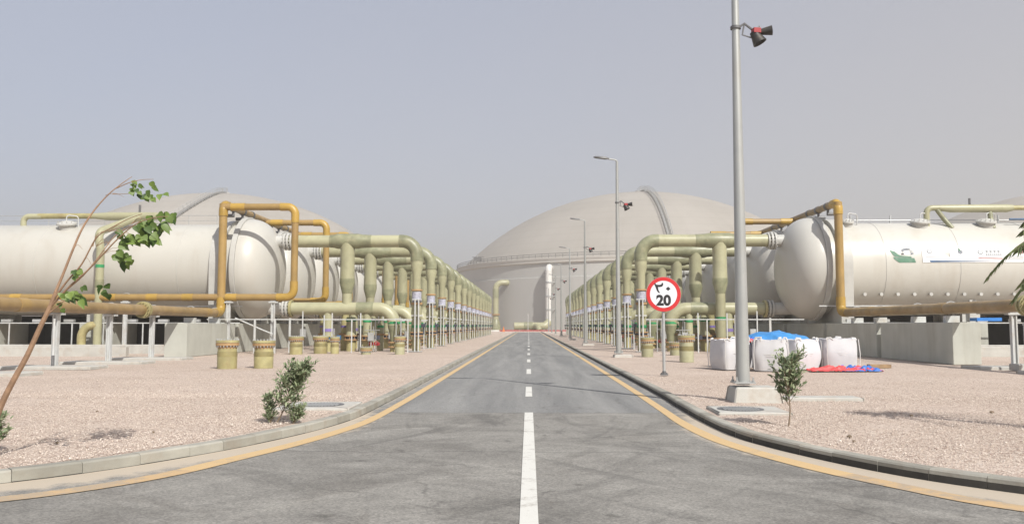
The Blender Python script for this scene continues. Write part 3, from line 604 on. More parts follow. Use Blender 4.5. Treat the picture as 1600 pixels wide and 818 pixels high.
    mb.cyl((cx, y-.5, .55), (cx, y-.1, .55), .02, 6); mb.cyl((cx+.28*s, y-.5, .55), (cx+.28*s, y-.1, .55), .02, 6); mb.box((cx+.14*s, y-.1, .52), (.5, .12, .14)); mb.build('handwheel', 'red_paint', t)
    mb = MB()   # small instrument tubing
    for q in range(4):
        x = X(8.0+q*.13+.1); mb.cyl((x, y-.35, .1), (x, y-.35, 1.2+.25*(q % 3)), .022, 6)
    mb.cyl((X(7.9), y-.35, 1.25), (X(8.7), y-.35, 1.25), .02, 6); mb.build('instrument_tube', 'galv', t)
    return t
def frame(s):
    X = lambda a: s*a
    t = thing('pipe_support', (0, Y0, GZ), '', 'pipe support', 'white steel supports under the %s pipes' % ('left' if s < 0 else 'right'))
    for x in (5.83, 6.02):
        mb = MB(); mb.box((X(x), -.42, 1.4), (.06, .09, 2.75)); mb.build('post', 'galv_white', t)
    mb = MB(); mb.box((X(6.0), -.42, .012), (.75, .5, .03)); mb.build('base_plate', 'galv', t)
    MB().box((X(5.93), -.3, 2.75), (.5, .3, .05)).build('bracket', 'galv_white', t); MB().box((X(5.93), -.33, 1.9), (.62, .05, .06)).build('bracket', 'galv_white', t)
    for x in (6.75, 7.0):
        mb = MB(); mb.box((X(x), -.5, .85), (.05, .05, 1.7)); mb.build('post', 'galv', t)
    mb = MB(); mb.box((X(6.87), -.5, 1.72), (.4, .08, .05)); mb.build('bracket', 'galv', t)
    return t
def tray(s):
    X = lambda a: s*a; y = -2.4
    t = thing('cable_rail', (0, Y0, GZ), '', 'rail', 'white rails in front of the %s pipes' % ('left' if s < 0 else 'right'))
    mb = MB(); mb.box((X(9.85), y, 1.68), (7.9, .10, .05)); mb.build('rail', 'galv_white', t)
    for i, x in enumerate((12.1, 11.45, 10.35, 9.95, 8.95, 8.5, 6.1)):
        h = (1.75, 2.1, 1.9, 2.0, 1.7, 2.0, 1.7)[i]; mb = MB(); mb.box((X(x), y-.04, h/2), (.055 if i else .10, .05, h)); mb.build('post', 'galv_white', t)
    return t
for s in (-1, 1):
    nm = 'left' if s < 0 else 'right'
    defs = ((vessel(s), '%s cream horizontal filter vessel in the row on the ' + nm), (pipes(s), '%s tall yellow-green inlet pipe with elbow beside the ' + nm + ' of the road'),
            (low_pipes(s), '%s low yellow-green outlet pipe with valves in the ' + nm + ' row'), (frame(s), '%s white steel post pair holding a riser on the ' + nm), (tray(s), '%s white rail with thin posts in front of the ' + nm + ' pipes'))
    for root, lab in defs:
        root['label'] = lab % ORD[0]
        for i in range(1, NB): 
            dup(root, (0, Y0+PITCH*i, root.location.z), lab % ORD[i])
# concrete walls along the vessel heads
for s in (-1, 1):
    ys = [Y0-8.05+PITCH*i for i in range(-1 if s > 0 else 0, NB+1)]
    for i, y in enumerate(ys):
        o = MB().box((s*15.55, y+3.05, .86), (1.0, 6.05, 1.5)).build('concrete_wall', 'concrete', smooth=False, bevel=.02, loc=(0, 0, 0))
        tag(o, '%s grey concrete plinth wall under the pipe on the %s side' % (ORD[i] if i < len(ys)-1 and i < 13 else ('fourteenth' if i == 13 and len(ys) > 14 and i < len(ys)-1 else ('fifteenth' if i == 14 and i < len(ys)-1 else 'farthest')), 'left' if s < 0 else 'right'), 'concrete wall', 'concrete plinth walls on the %s' % ('left' if s < 0 else 'right'), 'thing')
    for i in range(6):
        for x, nmx in ((22.56, 'middle'), (28.76, 'outer')):
            o = MB().box((s*x, Y0+PITCH*i, .86), (.9, 4.4, 1.5)).build('concrete_plinth', 'concrete', smooth=False)
            tag(o, 'concrete plinth under the %s saddle of the %s vessel on the %s' % (nmx, ORD[i], 'left' if s < 0 else 'right'), 'plinth', 'concrete plinths under the vessel saddles')
    for k, (y, x0, x1) in enumerate(((37.6, 18.2, 34), (41.3, 17.2, 34))):
        o = MB().box((s*(x0+x1)/2, y, .32), (x1-x0, .35, .46), ch=.02).build('low_wall', 'pad_concrete', smooth=False)
        tag(o, '%s low concrete upstand along the %s vessels' % (('front', 'rear')[k], 'left' if s < 0 else 'right'), 'low wall', None, 'thing')
    t = thing('shade_backing', (s*26.5, 46.9, GZ), 'dark backing wall added to deepen the shade under the %s vessels' % ('left' if s < 0 else 'right'), 'added shade backing')
    for i in range(9): MB().box((s*(i*2-8), 0, .95), (1.97, .08, 1.9)).build('added_panel', 'shade_panel', t)  # near-black panels added to darken the gap beneath the vessels
# ochre vent header, loops and brown main
for s in (-1, 1):
    X = lambda a: s*a; nm = 'left' if s < 0 else 'right'
    t = thing('vent_pipework', (s*15.4, 41.4, 0), 'ochre and brown pipe climbing over the vessel heads and running to the %s foreground' % nm, 'pipe'); L = Vector((-s*15.4, -41.4, 0))
    def TB(name, pts, r, mat, rad=.35, n=18): return MB().tube([Vector(p)+L for p in bend(pts, rad)], r, n).build(name, mat, t)
    yend = Y0+PITCH*(NB-1)-2
    TB('header', [(X(15.4), 41.4, 7.0), (X(15.4), 41.4, 7.6), (X(15.4), yend, 7.6)], .175, 'pipe_brown')
    TB('riser', [(X(15.4), 41.4, 7.62), (X(15.4), 41.4, 2.2)], .20, 'pipe_ochre')
    TB('elbow', [(X(15.4), 41.4, 7.0), (X(15.4), 41.4, 7.6), (X(15.4), 42.1, 7.6)], .225, 'pipe_yellow')
    TB('elbow', [(X(15.4), 41.4, 2.9), (X(15.4), 41.4, 2.15), (X(15.4), 40.6, 2.12)], .225, 'pipe_yellow')
    MB().tube([Vector(p)+L for p in ((X(15.4), 40.9, 2.12), (X(15.4), 14, 2.12))], .205, 22).build('main_pipe', 'pipe_brown', t)
    for y in ((39.8, 33.0, 25.2) if s < 0 else (38, 31.5, 26)):
        if y in (33.0, 26): 
            mb = MB(); ring(mb, 0, 0, 0, .33, .09, s); 
            o = MB()
            for dy in (-.12, .06): o.lathe([(.2, 0), (.33, 0), (.33, .08), (.2, .08)], Vector((X(15.4), y+dy, 2.12))+L, (0, 1, 0), 24)
            for k in range(14):
                a = 2*PI*k/14; o.cyl(Vector((X(15.4)+.28*math.cos(a), y-.2, 2.12+.28*math.sin(a)))+L, Vector((X(15.4)+.28*math.cos(a), y+.2, 2.12+.28*math.sin(a)))+L, .02, 5)
            o.build('flange', 'grp_stub', t)
        else: MB().tube([Vector(p)+L for p in ((X(15.4), y, 2.12), (X(15.4), y-.5, 2.12))], .218, 22).build('coupling', 'pipe_ochre', t)
    for i in range(0 if s < 0 else 1, NB):
        y = 41.4+PITCH*i; zt = 7.45
        if s > 0:
            TB('branch_pipe', [(X(15.4), y, zt), (X(11.95), y, zt)], .165, 'pipe_ochre'); TB('coupling', [(X(12.9), y, zt), (X(11.9), y, zt)], .185, 'pipe_yellow'); TB('coupling', [(X(15.2), y, zt), (X(14.5), y, zt)], .185, 'pipe_yellow'); continue
        pts = [(X(15.4), y, zt), (X(11.75), y, zt), (X(11.75), y, 2.9), (X(34), y, 2.9)]
        TB('loop_pipe', pts, .175, 'pipe_ochre', .4)
        TB('elbow', [(X(12.5), y, zt), (X(11.75), y, zt), (X(11.75), y, zt-.8)], .20, 'pipe_yellow', .4)
        TB('elbow', [(X(11.75), y, 3.7), (X(11.75), y, 2.9), (X(12.6), y, 2.9)], .20, 'pipe_yellow', .4)
        MB().tube([Vector(p)+L for p in ((X(15.0), y, zt), (X(14.3), y, zt))], .20, 18).build('coupling', 'pipe_yellow', t)
        if i < 2:
            for x in (14.6, 16.8, 18.6, 20.7, 23.0, 25.5, 27.6): MB().tube([Vector(p)+L for p in ((X(x), y, 2.9), (X(x+.55), y, 2.9))], .187, 18).build('coupling', 'pipe_yellow', t)
    for i in range(NB):
        y = 42.8+PITCH*i
        for dy in (0, 1.4, 2.8):
            mb = MB(); mb.lathe([(.19, -.1), (.21, -.1), (.21, .1), (.19, .1)], Vector((X(15.4), y+dy, 7.6))+L, (0, 1, 0), 14); mb.cyl(Vector((X(15.4), y+dy, 7.45))+L, Vector((X(15.4), y+dy, 7.15))+L, .07, 8); mb.cyl(Vector((X(15.35), y+dy, 7.2))+L, Vector((X(15.75), y+dy, 7.2))+L, .09, 8)
            mb.build('vent_valve', 'iron', t)
# supports of the brown mains and the yellow line
def post_support(x, y, h, label, grp, pad=True):
    t = thing('pipe_post', (x, y, GZ), label, 'post', grp)
    for dx in (-.09, .05): MB().box((dx, 0, h/2), (.04, .14, h)).build('post', 'galv_white', t)
    MB().box((-.02, 0, h/2), (.14, .03, h-.02)).build('web', 'galv_white', t)
    MB().box((0, 0, h+.03), (.46, .22, .06)).build('cap_plate', 'galv_white', t)
    mb = MB(); mb.tube([(.27*math.cos(a)*1.0, 0, h+.24+.25*math.sin(a)) for a in np.linspace(-.3, PI+.3, 14)], .022, 6); mb.box((0, 0, h+.10), (.3, .16, .12)); mb.build('pipe_clamp', 'galv', t)
    if pad: MB().box((.1*(1 if x < 0 else -1), -.25, .03), (3.0, 1.2, .10), ch=.02).build('footing', 'pad_concrete', t)
    return t
for j, y in enumerate((34.1, 30.6, 27.1, 23.4)): post_support(-15.5, y, 1.72, 'white post under the left brown pipe, %s from the concrete wall' % ['first', 'second', 'third', 'fourth'][j], 'posts under the left brown pipe')
for j, y in enumerate((27.4, 24.3)): post_support(15.75, y, 1.72, 'white post under the right brown pipe, %s from the concrete wall' % ['first', 'second'][j], 'posts under the right brown pipe')
for j, y in enumerate((31, 33.6, 37.2, 39.8)):
    t = thing('pipe_bracket', (15.55, y, 1.61), 'small white bracket on the right concrete wall, %s from the camera' % ORD[j], 'bracket', 'brackets on the right wall')
    MB().box((0, 0, .12), (.5, .22, .24)).build('foot_block', 'galv_white', t); MB().tube([(.26*math.cos(a), 0, .5+.26*math.sin(a)) for a in np.linspace(-.3, PI+.3, 14)], .022, 6).build('u_bolt', 'galv', t)
for j, y in enumerate((38, 41)):
    t = thing('pipe_bracket', (-15.55, y, 1.61), 'small white bracket on the left concrete wall, %s from the camera' % ORD[j], 'bracket', 'brackets on the left wall')
    MB().box((0, 0, .12), (.5, .22, .24)).build('foot_block', 'galv_white', t); MB().tube([(.26*math.cos(a), 0, .5+.26*math.sin(a)) for a in np.linspace(-.3, PI+.3, 14)], .022, 6).build('u_bolt', 'galv', t)
for j, x in enumerate((-12.75, -15.0, -20.2, -23.6, -27)): post_support(x, 41.4, 2.5, 'tall white post under the ochre pipe on the left, %s from the road' % ORD[j], 'posts under the left ochre pipe', False)
# thin walkway rails of the left and right fronts
for s, nm in ((-1, 'left'), (1, 'right')):
    t = thing('cable_rail', (s*22, 41.6, GZ), 'long thin cable rail low along the front of the %s vessels' % nm, 'rail')
    MB().box((0, 0, 1.5), (15 if s < 0 else 13, .06, .05)).build('rail', 'galv_white', t); MB().box((0, .3, 2.35), (15, .05, .06)).build('rail', 'galv_white', t)
    for x in ((-6.5, -4.2, -1.0, .6, 2.6, 4.2) if s < 0 else (-5, -1, 3, 6)): MB().box((x, 0, .75), (.05, .05, 1.5)).build('post', 'galv_white', t)
    for x in np.arange(-6, 6.5, 1.6): MB().box((x, .1, 1.62), (.5, .2, .14)).build('junction_box', 'galv', t)
# diagonal brace frame near first left head
t = thing('steel_frame', (-13.6, 41.2, GZ), 'white steel frame with a diagonal brace below the nearest left vessel head', 'frame')
MB().tube([(-1.0, 0, 1.75), (.4, 0, 1.15), (.9, 0, .95)], .035, 6).build('brace', 'galv_white', t)
for x in (-1.9, .0, 1.0): MB().box((x, 0, .85), (.09, .09, 1.7)).build('post', 'galv_white', t)
MB().box((-.2, 0, 1.68), (4.4, .08, .05)).build('beam', 'galv_white', t)
# overhead air pipes
def air_pipe(s):
    X = lambda a: s*a
    t = thing('air_pipe', (s*24, Y0, 0), 'greenish pipe lying along the top of the nearest %s vessel' % ('left' if s < 0 else 'right'), 'pipe'); L = Vector((-s*24, -Y0, 0))
    def TB(name, pts, r, mat, rad=.3): return MB().tube([Vector(p)+L for p in bend(pts, rad)], r, 18).build(name, mat, t)
    if s > 0:
        TB('end_drop', [(20.75, 43.5, 6.6), (20.75, 43.5, 7.6), (21.5, 43.5, 7.6)], .15, 'grp')
        MB().tube([Vector(p)+L for p in ((21.4, 43.5, 7.6), (22.0, 43.5, 7.57), (24.9, 43.5, 7.57), (25.2, 43.5, 7.6))], [.15, .21, .21, .16], 18).build('main_pipe', 'grp', t)
        TB('tail_pipe', [(25.2, 43.5, 7.6), (36, 43.5, 7.6)], .13, 'grp_stub')
        for x in (21.9, 24.0): TB('branch', [(x-.6 if x < 23 else x, 43.5, 7.5), (x if x > 23 else x-.3, 43.4, 7.0), (x, 43.2, 6.5)], .12, 'grp_wrap')
        TB('blue_line', [(24.9, 43.3, 6.98), (36, 43.3, 6.98)], .05, 'print_blue')
        TB('instrument', [(23, 43.5, 7.7), (23, 43.5, 8.1)], .06, 'iron')
    else:
        TB('end_drop', [(-27.2, 44, 6.7), (-27.2, 44, 7.35), (-26.2, 44, 7.35)], .15, 'grp'); TB('thin_pipe', [(-26.4, 44, 7.36), (-23.3, 44, 7.36)], .15, 'grp_stub')
        MB().tube([Vector(p)+L for p in ((-23.4, 44, 7.36), (-22.6, 44, 7.34), (-20.2, 44, 7.34), (-19.3, 44, 7.36))], [.15, .22, .22, .15], 18).build('main_pipe', 'grp', t)
        TB('down_pipe', [(-20.9, 44, 7.3), (-21.75, 41.4, 6.2), (-21.6, 41.4, 5.3), (-21.6, 41.4, .2)], .2, 'grp', .5)
        TB('colour_band', [(-21.6, 41.4, 4.55), (-21.6, 41.4, 4.4)], .21, 'green_band')
        for z in (2.2, 3.4): TB('coupling', [(-21.6, 41.4, z), (-21.6, 41.4, z+.4)], .215, 'grp_wrap')
        TB('side_bend', [(-21.6, 41.4, 1.5), (-22.4, 41.4, 1.5), (-22.4, 41.4, .2)], .21, 'grp_stub', .6)
        TB('instrument', [(-20.9, 44, 7.5), (-20.9, 44, 7.95)], .06, 'iron')
air_pipe(-1); air_pipe(1)
# ---------------------------------------------------------------- flanged stubs
def stub(x, y, r, h, label, mat='grp_stub', bolts_n=20):
    t = thing('flanged_pipe_stub', (x, y, GZ-.02), label, 'pipe stub', 'capped pipe stubs rising from the gravel')
    MB().tube([(0, 0, 0), (0, 0, h*.45), (0, 0, h*.52), (0, 0, h-.08)], [r, r*1.01, r*.97, r], 32).build('stub_pipe', mat, t)
    MB().tube([(0, 0, h*.42), (0, 0, h*.50), (0, 0, h*.60)], [r*1.012, r*1.03, r*1.0], 32).build('joint_wrap', 'stub_band', t)
    R = r*1.19; MB().lathe([(0, h+.0), (R, h), (R, h-.075), (r, h-.075)], (0, 0, 0), n=36).build('blind_flange', 'grp_stub', t)
    MB().lathe([(r, h-.085), (R, h-.085), (R, h-.17), (r, h-.17), (r*.99, h-.26)], (0, 0, 0), n=36).build('flange', 'rust_flange', t)
    mb = MB(); 
    for k in range(bolts_n):
        a = 2*PI*k/bolts_n; c, q = (r*1.1)*math.cos(a), (r*1.1)*math.sin(a); mb.cyl((c, q, h-.23), (c, q, h+.05), .014, 6); mb.cyl((c, q, h), (c, q, h+.025), .026, 6); mb.cyl((c, q, h-.2), (c, q, h-.17), .026, 6)
    mb.build('bolt', 'galv', t)
stub(-9.83, 27.1, .31, .92, 'large flanged pipe stub nearest the camera on the left gravel, leftmost')
stub(-8.76, 27.5, .31, .90, 'large flanged pipe stub just right of the leftmost one')
stub(-11.27, 40.3, .31, .86, 'squat flanged pipe stub right of the two large ones on the left')
stub(-10.33, 41.3, .33, .86, 'wide flanged pipe stub in front of the left pipework')
stub(-9.55, 41.0, .20, .82, 'narrow flanged pipe stub close beside the wide one on the left')
stub(-6.25, 40.4, .24, .86, 'pale flanged pipe stub in front of the nearest left riser', 'grp_pale')
stub(-7.85, 40.2, .24, .34, 'very short pipe stub low in front of the left valves', 'grp_pale')
stub(6.05, 32.2, .27, 1.02, 'tall flanged pipe stub standing right of the speed sign', 'grp')
stub(6.9, 39.5, .25, .60, 'short flanged pipe stub behind the tall one on the right', 'grp')
stub(5.3, 37.5, .26, .86, 'flanged pipe stub behind the speed sign pole', 'grp')
# ---------------------------------------------------------------- lamps
def lamp():
    t = thing('street_lamp', (3.95, 15.55, GZ), '', 'street lamp', 'street lamps along the right kerb')
    MB().box((.2, .02, .10), (.92, .75, .32), taper=.88, ch=.025).build('footing', 'pad_concrete', t)
    mb = MB(); mb.tube([(0, 0, .30), (0, 0, 3.5), (0, 0, 8.9)], [.125, .10, .057], 12); mb.build('pole', 'lamp_metal', t)
    mb = MB(); mb.box((0, 0, .335), (.38, .38, .025))
    for a, b in ((-.15, -.15), (.15, -.15), (.15, .15), (-.15, .15)): mb.cyl((a, b, .33), (a, b, .44), .014, 6); mb.cyl((a, b, .35), (a, b, .38), .028, 6)
    mb.build('base_plate', 'galv', t)
    MB().tube(bend([(0, 0, 8.7), (0, 0, 8.95), (-.45, 0, 9.02)], .1), .032, 10).build('arm', 'lamp_metal', t)
    h = MB(); h.add([(-.35, -.05, 9.0), (-.35, .05, 9.0), (-.5, .13, 9.0), (-.95, .13, 9.06), (-1.05, .06, 9.08), (-1.05, -.06, 9.08), (-.95, -.13, 9.06), (-.5, -.13, 9.0),
                     (-.35, -.04, 9.05), (-.35, .04, 9.05), (-.5, .11, 9.09), (-.95, .11, 9.12), (-1.05, .05, 9.11), (-1.05, -.05, 9.11), (-.95, -.11, 9.12), (-.5, -.11, 9.09)],
                    [tuple(range(8)), tuple(range(15, 7, -1))]+[(i, i+8, (i+1) % 8+8, (i+1) % 8) for i in range(8)])
    h.build('lamp_head', 'lamp_head_mat', t)
    mb = MB(); mb.lathe([(.085, 0), (.10, 0), (.10, .05), (.085, .05)], (0, 0, 7.0), n=16); mb.tube([(.05, -.02, 7.02), (.16, -.02, 7.1), (.36, -.02, 6.94)], .024, 6); mb.tube([(.16, -.02, 7.1), (.12, -.02, 6.88), (.30, -.02, 6.82)], .016, 6); mb.build('bracket', 'iron', t)
    def horn(name, c, dirv, r0, r1, L, mat):
        return MB().lathe([(0, 0), (r0, 0), (r0*1.15, L*.35), (r1, L), (r1*.86, L*.98), (r0*.6, L*.4)], c, dirv, 14).build(name, mat, t)
    horn('floodlight', (.33, -.03, 6.93), (.42, -.1, -.85), .08, .135, .25, 'black_plastic')
    horn('floodlight', (.40, -.03, 6.92), (.98, -.15, .10), .055, .095, .27, 'black_plastic')
    MB().box((.37, -.06, 6.94), (.14, .13, .09), rz=.2).build('red_housing', 'red_paint', t)
    mb = MB(); mb.tube([(.38, 0, 6.98), (.45, 0, 7.06), (.49, 0, 6.96)], .013, 5); mb.build('cable_loop', 'galv', t)
    return t
lp = lamp(); lp['label'] = 'nearest tall grey lamp post with floodlights, its top beyond the picture'
for i in range(1, 8): dup(lp, (3.98, 15.55+21.55*i, GZ-.16), '%s grey lamp post from the camera along the right kerb' % (['', 'second', 'third', 'fourth', 'fifth', 'sixth', 'seventh', 'farthest'][i]))
# flat slab beside the nearest lamp
tag(MB().box((5.25, 15.9, .13), (1.9, .55, .07), ch=.015).build('cable_pit_cover', 'pad_concrete', smooth=False), 'flat concrete slab on the gravel behind the lamp footing', 'slab')
# ---------------------------------------------------------------- sign
t = thing('speed_limit_sign', (3.76, 23.35, GZ), 'round 20 speed limit sign with red ring on a thin pole', 'road sign')
MB().tube([(0, 0, 0), (0, 0, 2.65)], .042, 14).build('pole', 'galv', t)
mb = MB(); mb.box((0, 0, .02), (.2, .2, .03)); 
for a, b in ((-.07, -.07), (.07, -.07), (.07, .07), (-.07, .07)): mb.cyl((a, b, .02), (a, b, .07), .012, 6)
mb.cyl((0, 0, .02), (0, 0, .12), .055, 12); mb.build('base_plate', 'iron', t)
zc = 2.245; pl = MB().lathe([(0, -.012), (.485, -.012), (.487, 0), (.487, .008), (0, .010)], (0, -.06, zc), (0, -1, 0), 64).build('sign_plate', 'galv', t)
MB().lathe([(.378, .012), (.480, .012), (.480, .0145), (.378, .0145)], (0, -.06, zc), (0, -1, 0), 64).build('red_ring', 'sign_red', pl)
MB().lathe([(.0, .0125), (.376, .0125)], (0, -.06, zc), (0, -1, 0), 64).build('white_face', 'sign_white', pl)
for z in (-.2, .2): mb = MB(); mb.box((0, -.03, zc+z), (.6, .03, .05)); mb.build('back_rail', 'galv', t)
def text_mesh(txt, size, bold=0):
    cu = bpy.data.curves.new('txt', 'FONT'); cu.body = txt; cu.size = size; cu.align_x = 'CENTER'; cu.align_y = 'CENTER'; cu.extrude = 0; cu.offset = bold
    o = bpy.data.objects.new('txt', cu); COL.objects.link(o); dg = bpy.context.evaluated_depsgraph_get(); dg.update()
    me = bpy.data.meshes.new_from_object(o.evaluated_get(dg)); bpy.data.objects.remove(o)
    vs = [tuple(v.co) for v in me.vertices]; fs = [tuple(p.vertices) for p in me.polygons]; return vs, fs
def place_text(name, vs, fs, fn, mat, parent):
    me = bpy.data.meshes.new(name); me.from_pydata([fn(v[0], v[1]) for v in vs], [], fs); me.materials.append(MATS[mat]); me.update()
    o = bpy.data.objects.new(name, me); COL.objects.link(o); o.parent = parent; return o
def fitted(txt, w, h, bold):
    vs, fs = text_mesh(txt, 1.0, bold); a = np.array(vs); mn, mxx = a.min(0), a.max(0); c = (mn+mxx)/2; k = (mxx-mn)
    return [((v[0]-c[0])/k[0]*w, (v[1]-c[1])/k[1]*h) for v in vs], fs
vs, fs = fitted('20', .41, .31, .045); place_text('numerals', vs, fs, lambda a, b: (a+.0, -.0765, zc+b-.165), 'sign_black', pl)
# Arabic-Indic two and zero
two = [(1.35*a_+.03, 1.08*b_-.02) for a_, b_ in [(-.185, .315), (-.165, .27), (-.10, .262), (-.06, .275), (-.045, .32), (-.02, .305), (-.02, .255), (-.045, .215), (-.09, .205), (-.125, .21), (-.118, .13), (-.09, .06), (-.105, .045), (-.15, .11), (-.175, .20), (-.205, .285)]]
mb = MB(); mb.add([(a-.01, -.0765, zc+b) for a, b in two], [tuple(range(len(two)))])
mb.add([(.13+.065*math.cos(a)*(1), -.0765, zc+.155+.06*math.sin(a)) for a in (0, .785, PI/2, 2.356, PI, 3.927, 4.712, 5.498)][::2], [(0, 1, 2, 3)]); mb.build('arabic_numerals', 'sign_black', pl, smooth=False)
# ---------------------------------------------------------------- banner and emblem on the right vessel
def cylp(x, z, up=.015):
    dz = z-4.5; r = 2.42+up; return (x, Y0-math.sqrt(r*r-dz*dz), z)
px = lambda x, y: ((x-826)/1300*42.2, 1.5+(508-y)/1300*42.2)
def curved(name, poly_px, mat, parent, up):
    # polygon in photo pixels, clipped into thin horizontal strips on the shell
    P = [px(*q) for q in poly_px]; z0, z1 = min(p[1] for p in P), max(p[1] for p in P); n = max(2, int((z1-z0)/.05)); mb = MB(); O = parent.location
    def span(z):
        xs = []
        for i in range(len(P)):
            a, b = P[i], P[(i+1) % len(P)]
            if (a[1] <= z < b[1]) or (b[1] <= z < a[1]): xs.append(a[0]+(b[0]-a[0])*(z-a[1])/(b[1]-a[1]))
        return sorted(xs)
    e = (z1-z0)*1e-3
    for i in range(n):
        za, zb = z0+(z1-z0)*i/n+e, z0+(z1-z0)*(i+1)/n-e*.2; A, B = span(za), span(zb)
        for k in range(0, min(len(A), len(B))-1, 2):
            if A[k+1] > A[k] or B[k+1] > B[k]:
                vv = [cylp(A[k], za, up), cylp(A[k+1], za, up), cylp(B[k+1], zb, up), cylp(B[k], zb, up)]
                mb.add([tuple(Vector(q)-O) for q in vv], [(0, 1, 2, 3)])
    return mb.build(name, mat, parent, smooth=False)
t = thing('vessel_emblem', (18.8, 42.2, 4.9), 'green painted emblem with an arch on the nearest right vessel', 'emblem')
curved('emblem_paint', [(1387, 391.5), (1394, 393), (1401, 400), (1419, 400.5), (1419.5, 403.5), (1403, 403), (1394, 402), (1391, 399)], 'emblem_green', t, .012)
curved('emblem_paint', [(1391.5, 402.5), (1396, 403.5), (1423, 402.8), (1425.5, 411), (1400, 411), (1396, 408.5), (1392, 405)], 'emblem_green', t, .015)
arc = [(1404, 391)]+[(1413+10.5*math.cos(a), 397-9.5*math.sin(a)) for a in np.linspace(2.6, -.2, 14)]+[(1418+0*a, 399) for a in (0,)]+[(1413+6.2*math.cos(a), 397-6.0*math.sin(a)) for a in np.linspace(0, 2.8, 10)]
curved('emblem_arch', arc, 'print_steel', t, .012)
curved('emblem_inset', [(1408, 393), (1417, 393), (1418, 399), (1408.5, 399)], 'banner_white', t, .010)
curved('emblem_dot', [(1404.5, 396), (1407.5, 396), (1408, 398.5), (1404.5, 398.5)], 'sign_black', t, .02)
t = thing('vessel_banner', (21.5, 42.2, 4.9), 'long white printed banner fixed along the nearest right vessel', 'banner')
curved('banner_sheet', [(1436, 391), (1441, 389), (1452, 389), (1462, 395), (1473, 399), (1479, 404), (1478, 396), (1483, 390), (1492, 388.5), (1503, 389), (1520, 388.6), (1640, 387), (1640, 411), (1500, 411), (1436, 411)], 'banner_white', t, .02)
curved('blue_stripe', [(1446, 407.7), (1472, 408.2), (1545, 408.4), (1549, 409.6), (1545, 410.5), (1448, 410.7)], 'print_blue', t, .028)
curved('red_line', [(1521, 403.6), (1558, 404), (1558, 405.8), (1524, 405.5)], 'print_pink', t, .028)
for cx, cy, r in ((1448, 393.5, 4.6), (1526, 395, 4.6)):
    ringp = [(cx+r*math.cos(a), cy-r*.82*math.sin(a)) for a in np.linspace(0, 2*PI, 24, False)]; curved('round_logo', ringp, 'print_steel', t, .028); curved('logo_centre', [(cx+(q[0]-cx)*.7, cy+(q[1]-cy)*.7) for q in ringp], 'banner_white', t, .034)
curved('round_logo', [(1495+4*math.cos(a), 394.5-3.6*math.sin(a)) for a in np.linspace(0, 2*PI, 16, False)], 'print_steel', t, .028)
curved('round_logo', [(1492, 389.5), (1495, 389.5), (1496, 393), (1493, 393)], 'emblem_green', t, .034)
curved('round_logo', [(1584, 392), (1592, 391.5), (1592, 397), (1586, 398)], 'print_pink', t, .028)
random.seed(5)
for x in (1533.5, 1539.5, 1545.5, 1551.5):
    for yy in (392.2, 393.6, 395.2): curved('printed_character', [(x, yy), (x+4.4, yy), (x+4.4, yy+.62), (x, yy+.62)], 'print_steel', t, .028)
    curved('printed_character', [(x+1.9+random.uniform(-.8, .8), 391.6), (x+2.7, 391.6), (x+2.6, 396.2), (x+1.9, 396.2)], 'print_steel', t, .031)
for x in np.arange(1534, 1557, 3.1): curved('printed_character', [(x, 397.6), (x+1.9, 397.6), (x+1.7, 399.9), (x, 399.9)], 'print_steel', t, .028)
for yy in (401, 405): curved('printed_line', [(1563, yy), (1590, yy+.1), (1590, yy+.9), (1563, yy+.8)], 'print_steel', t, .028)
curved('printed_line', [(1440, 402.3), (1474, 402.5), (1474, 403), (1440, 402.8)], 'print_steel', t, .028)
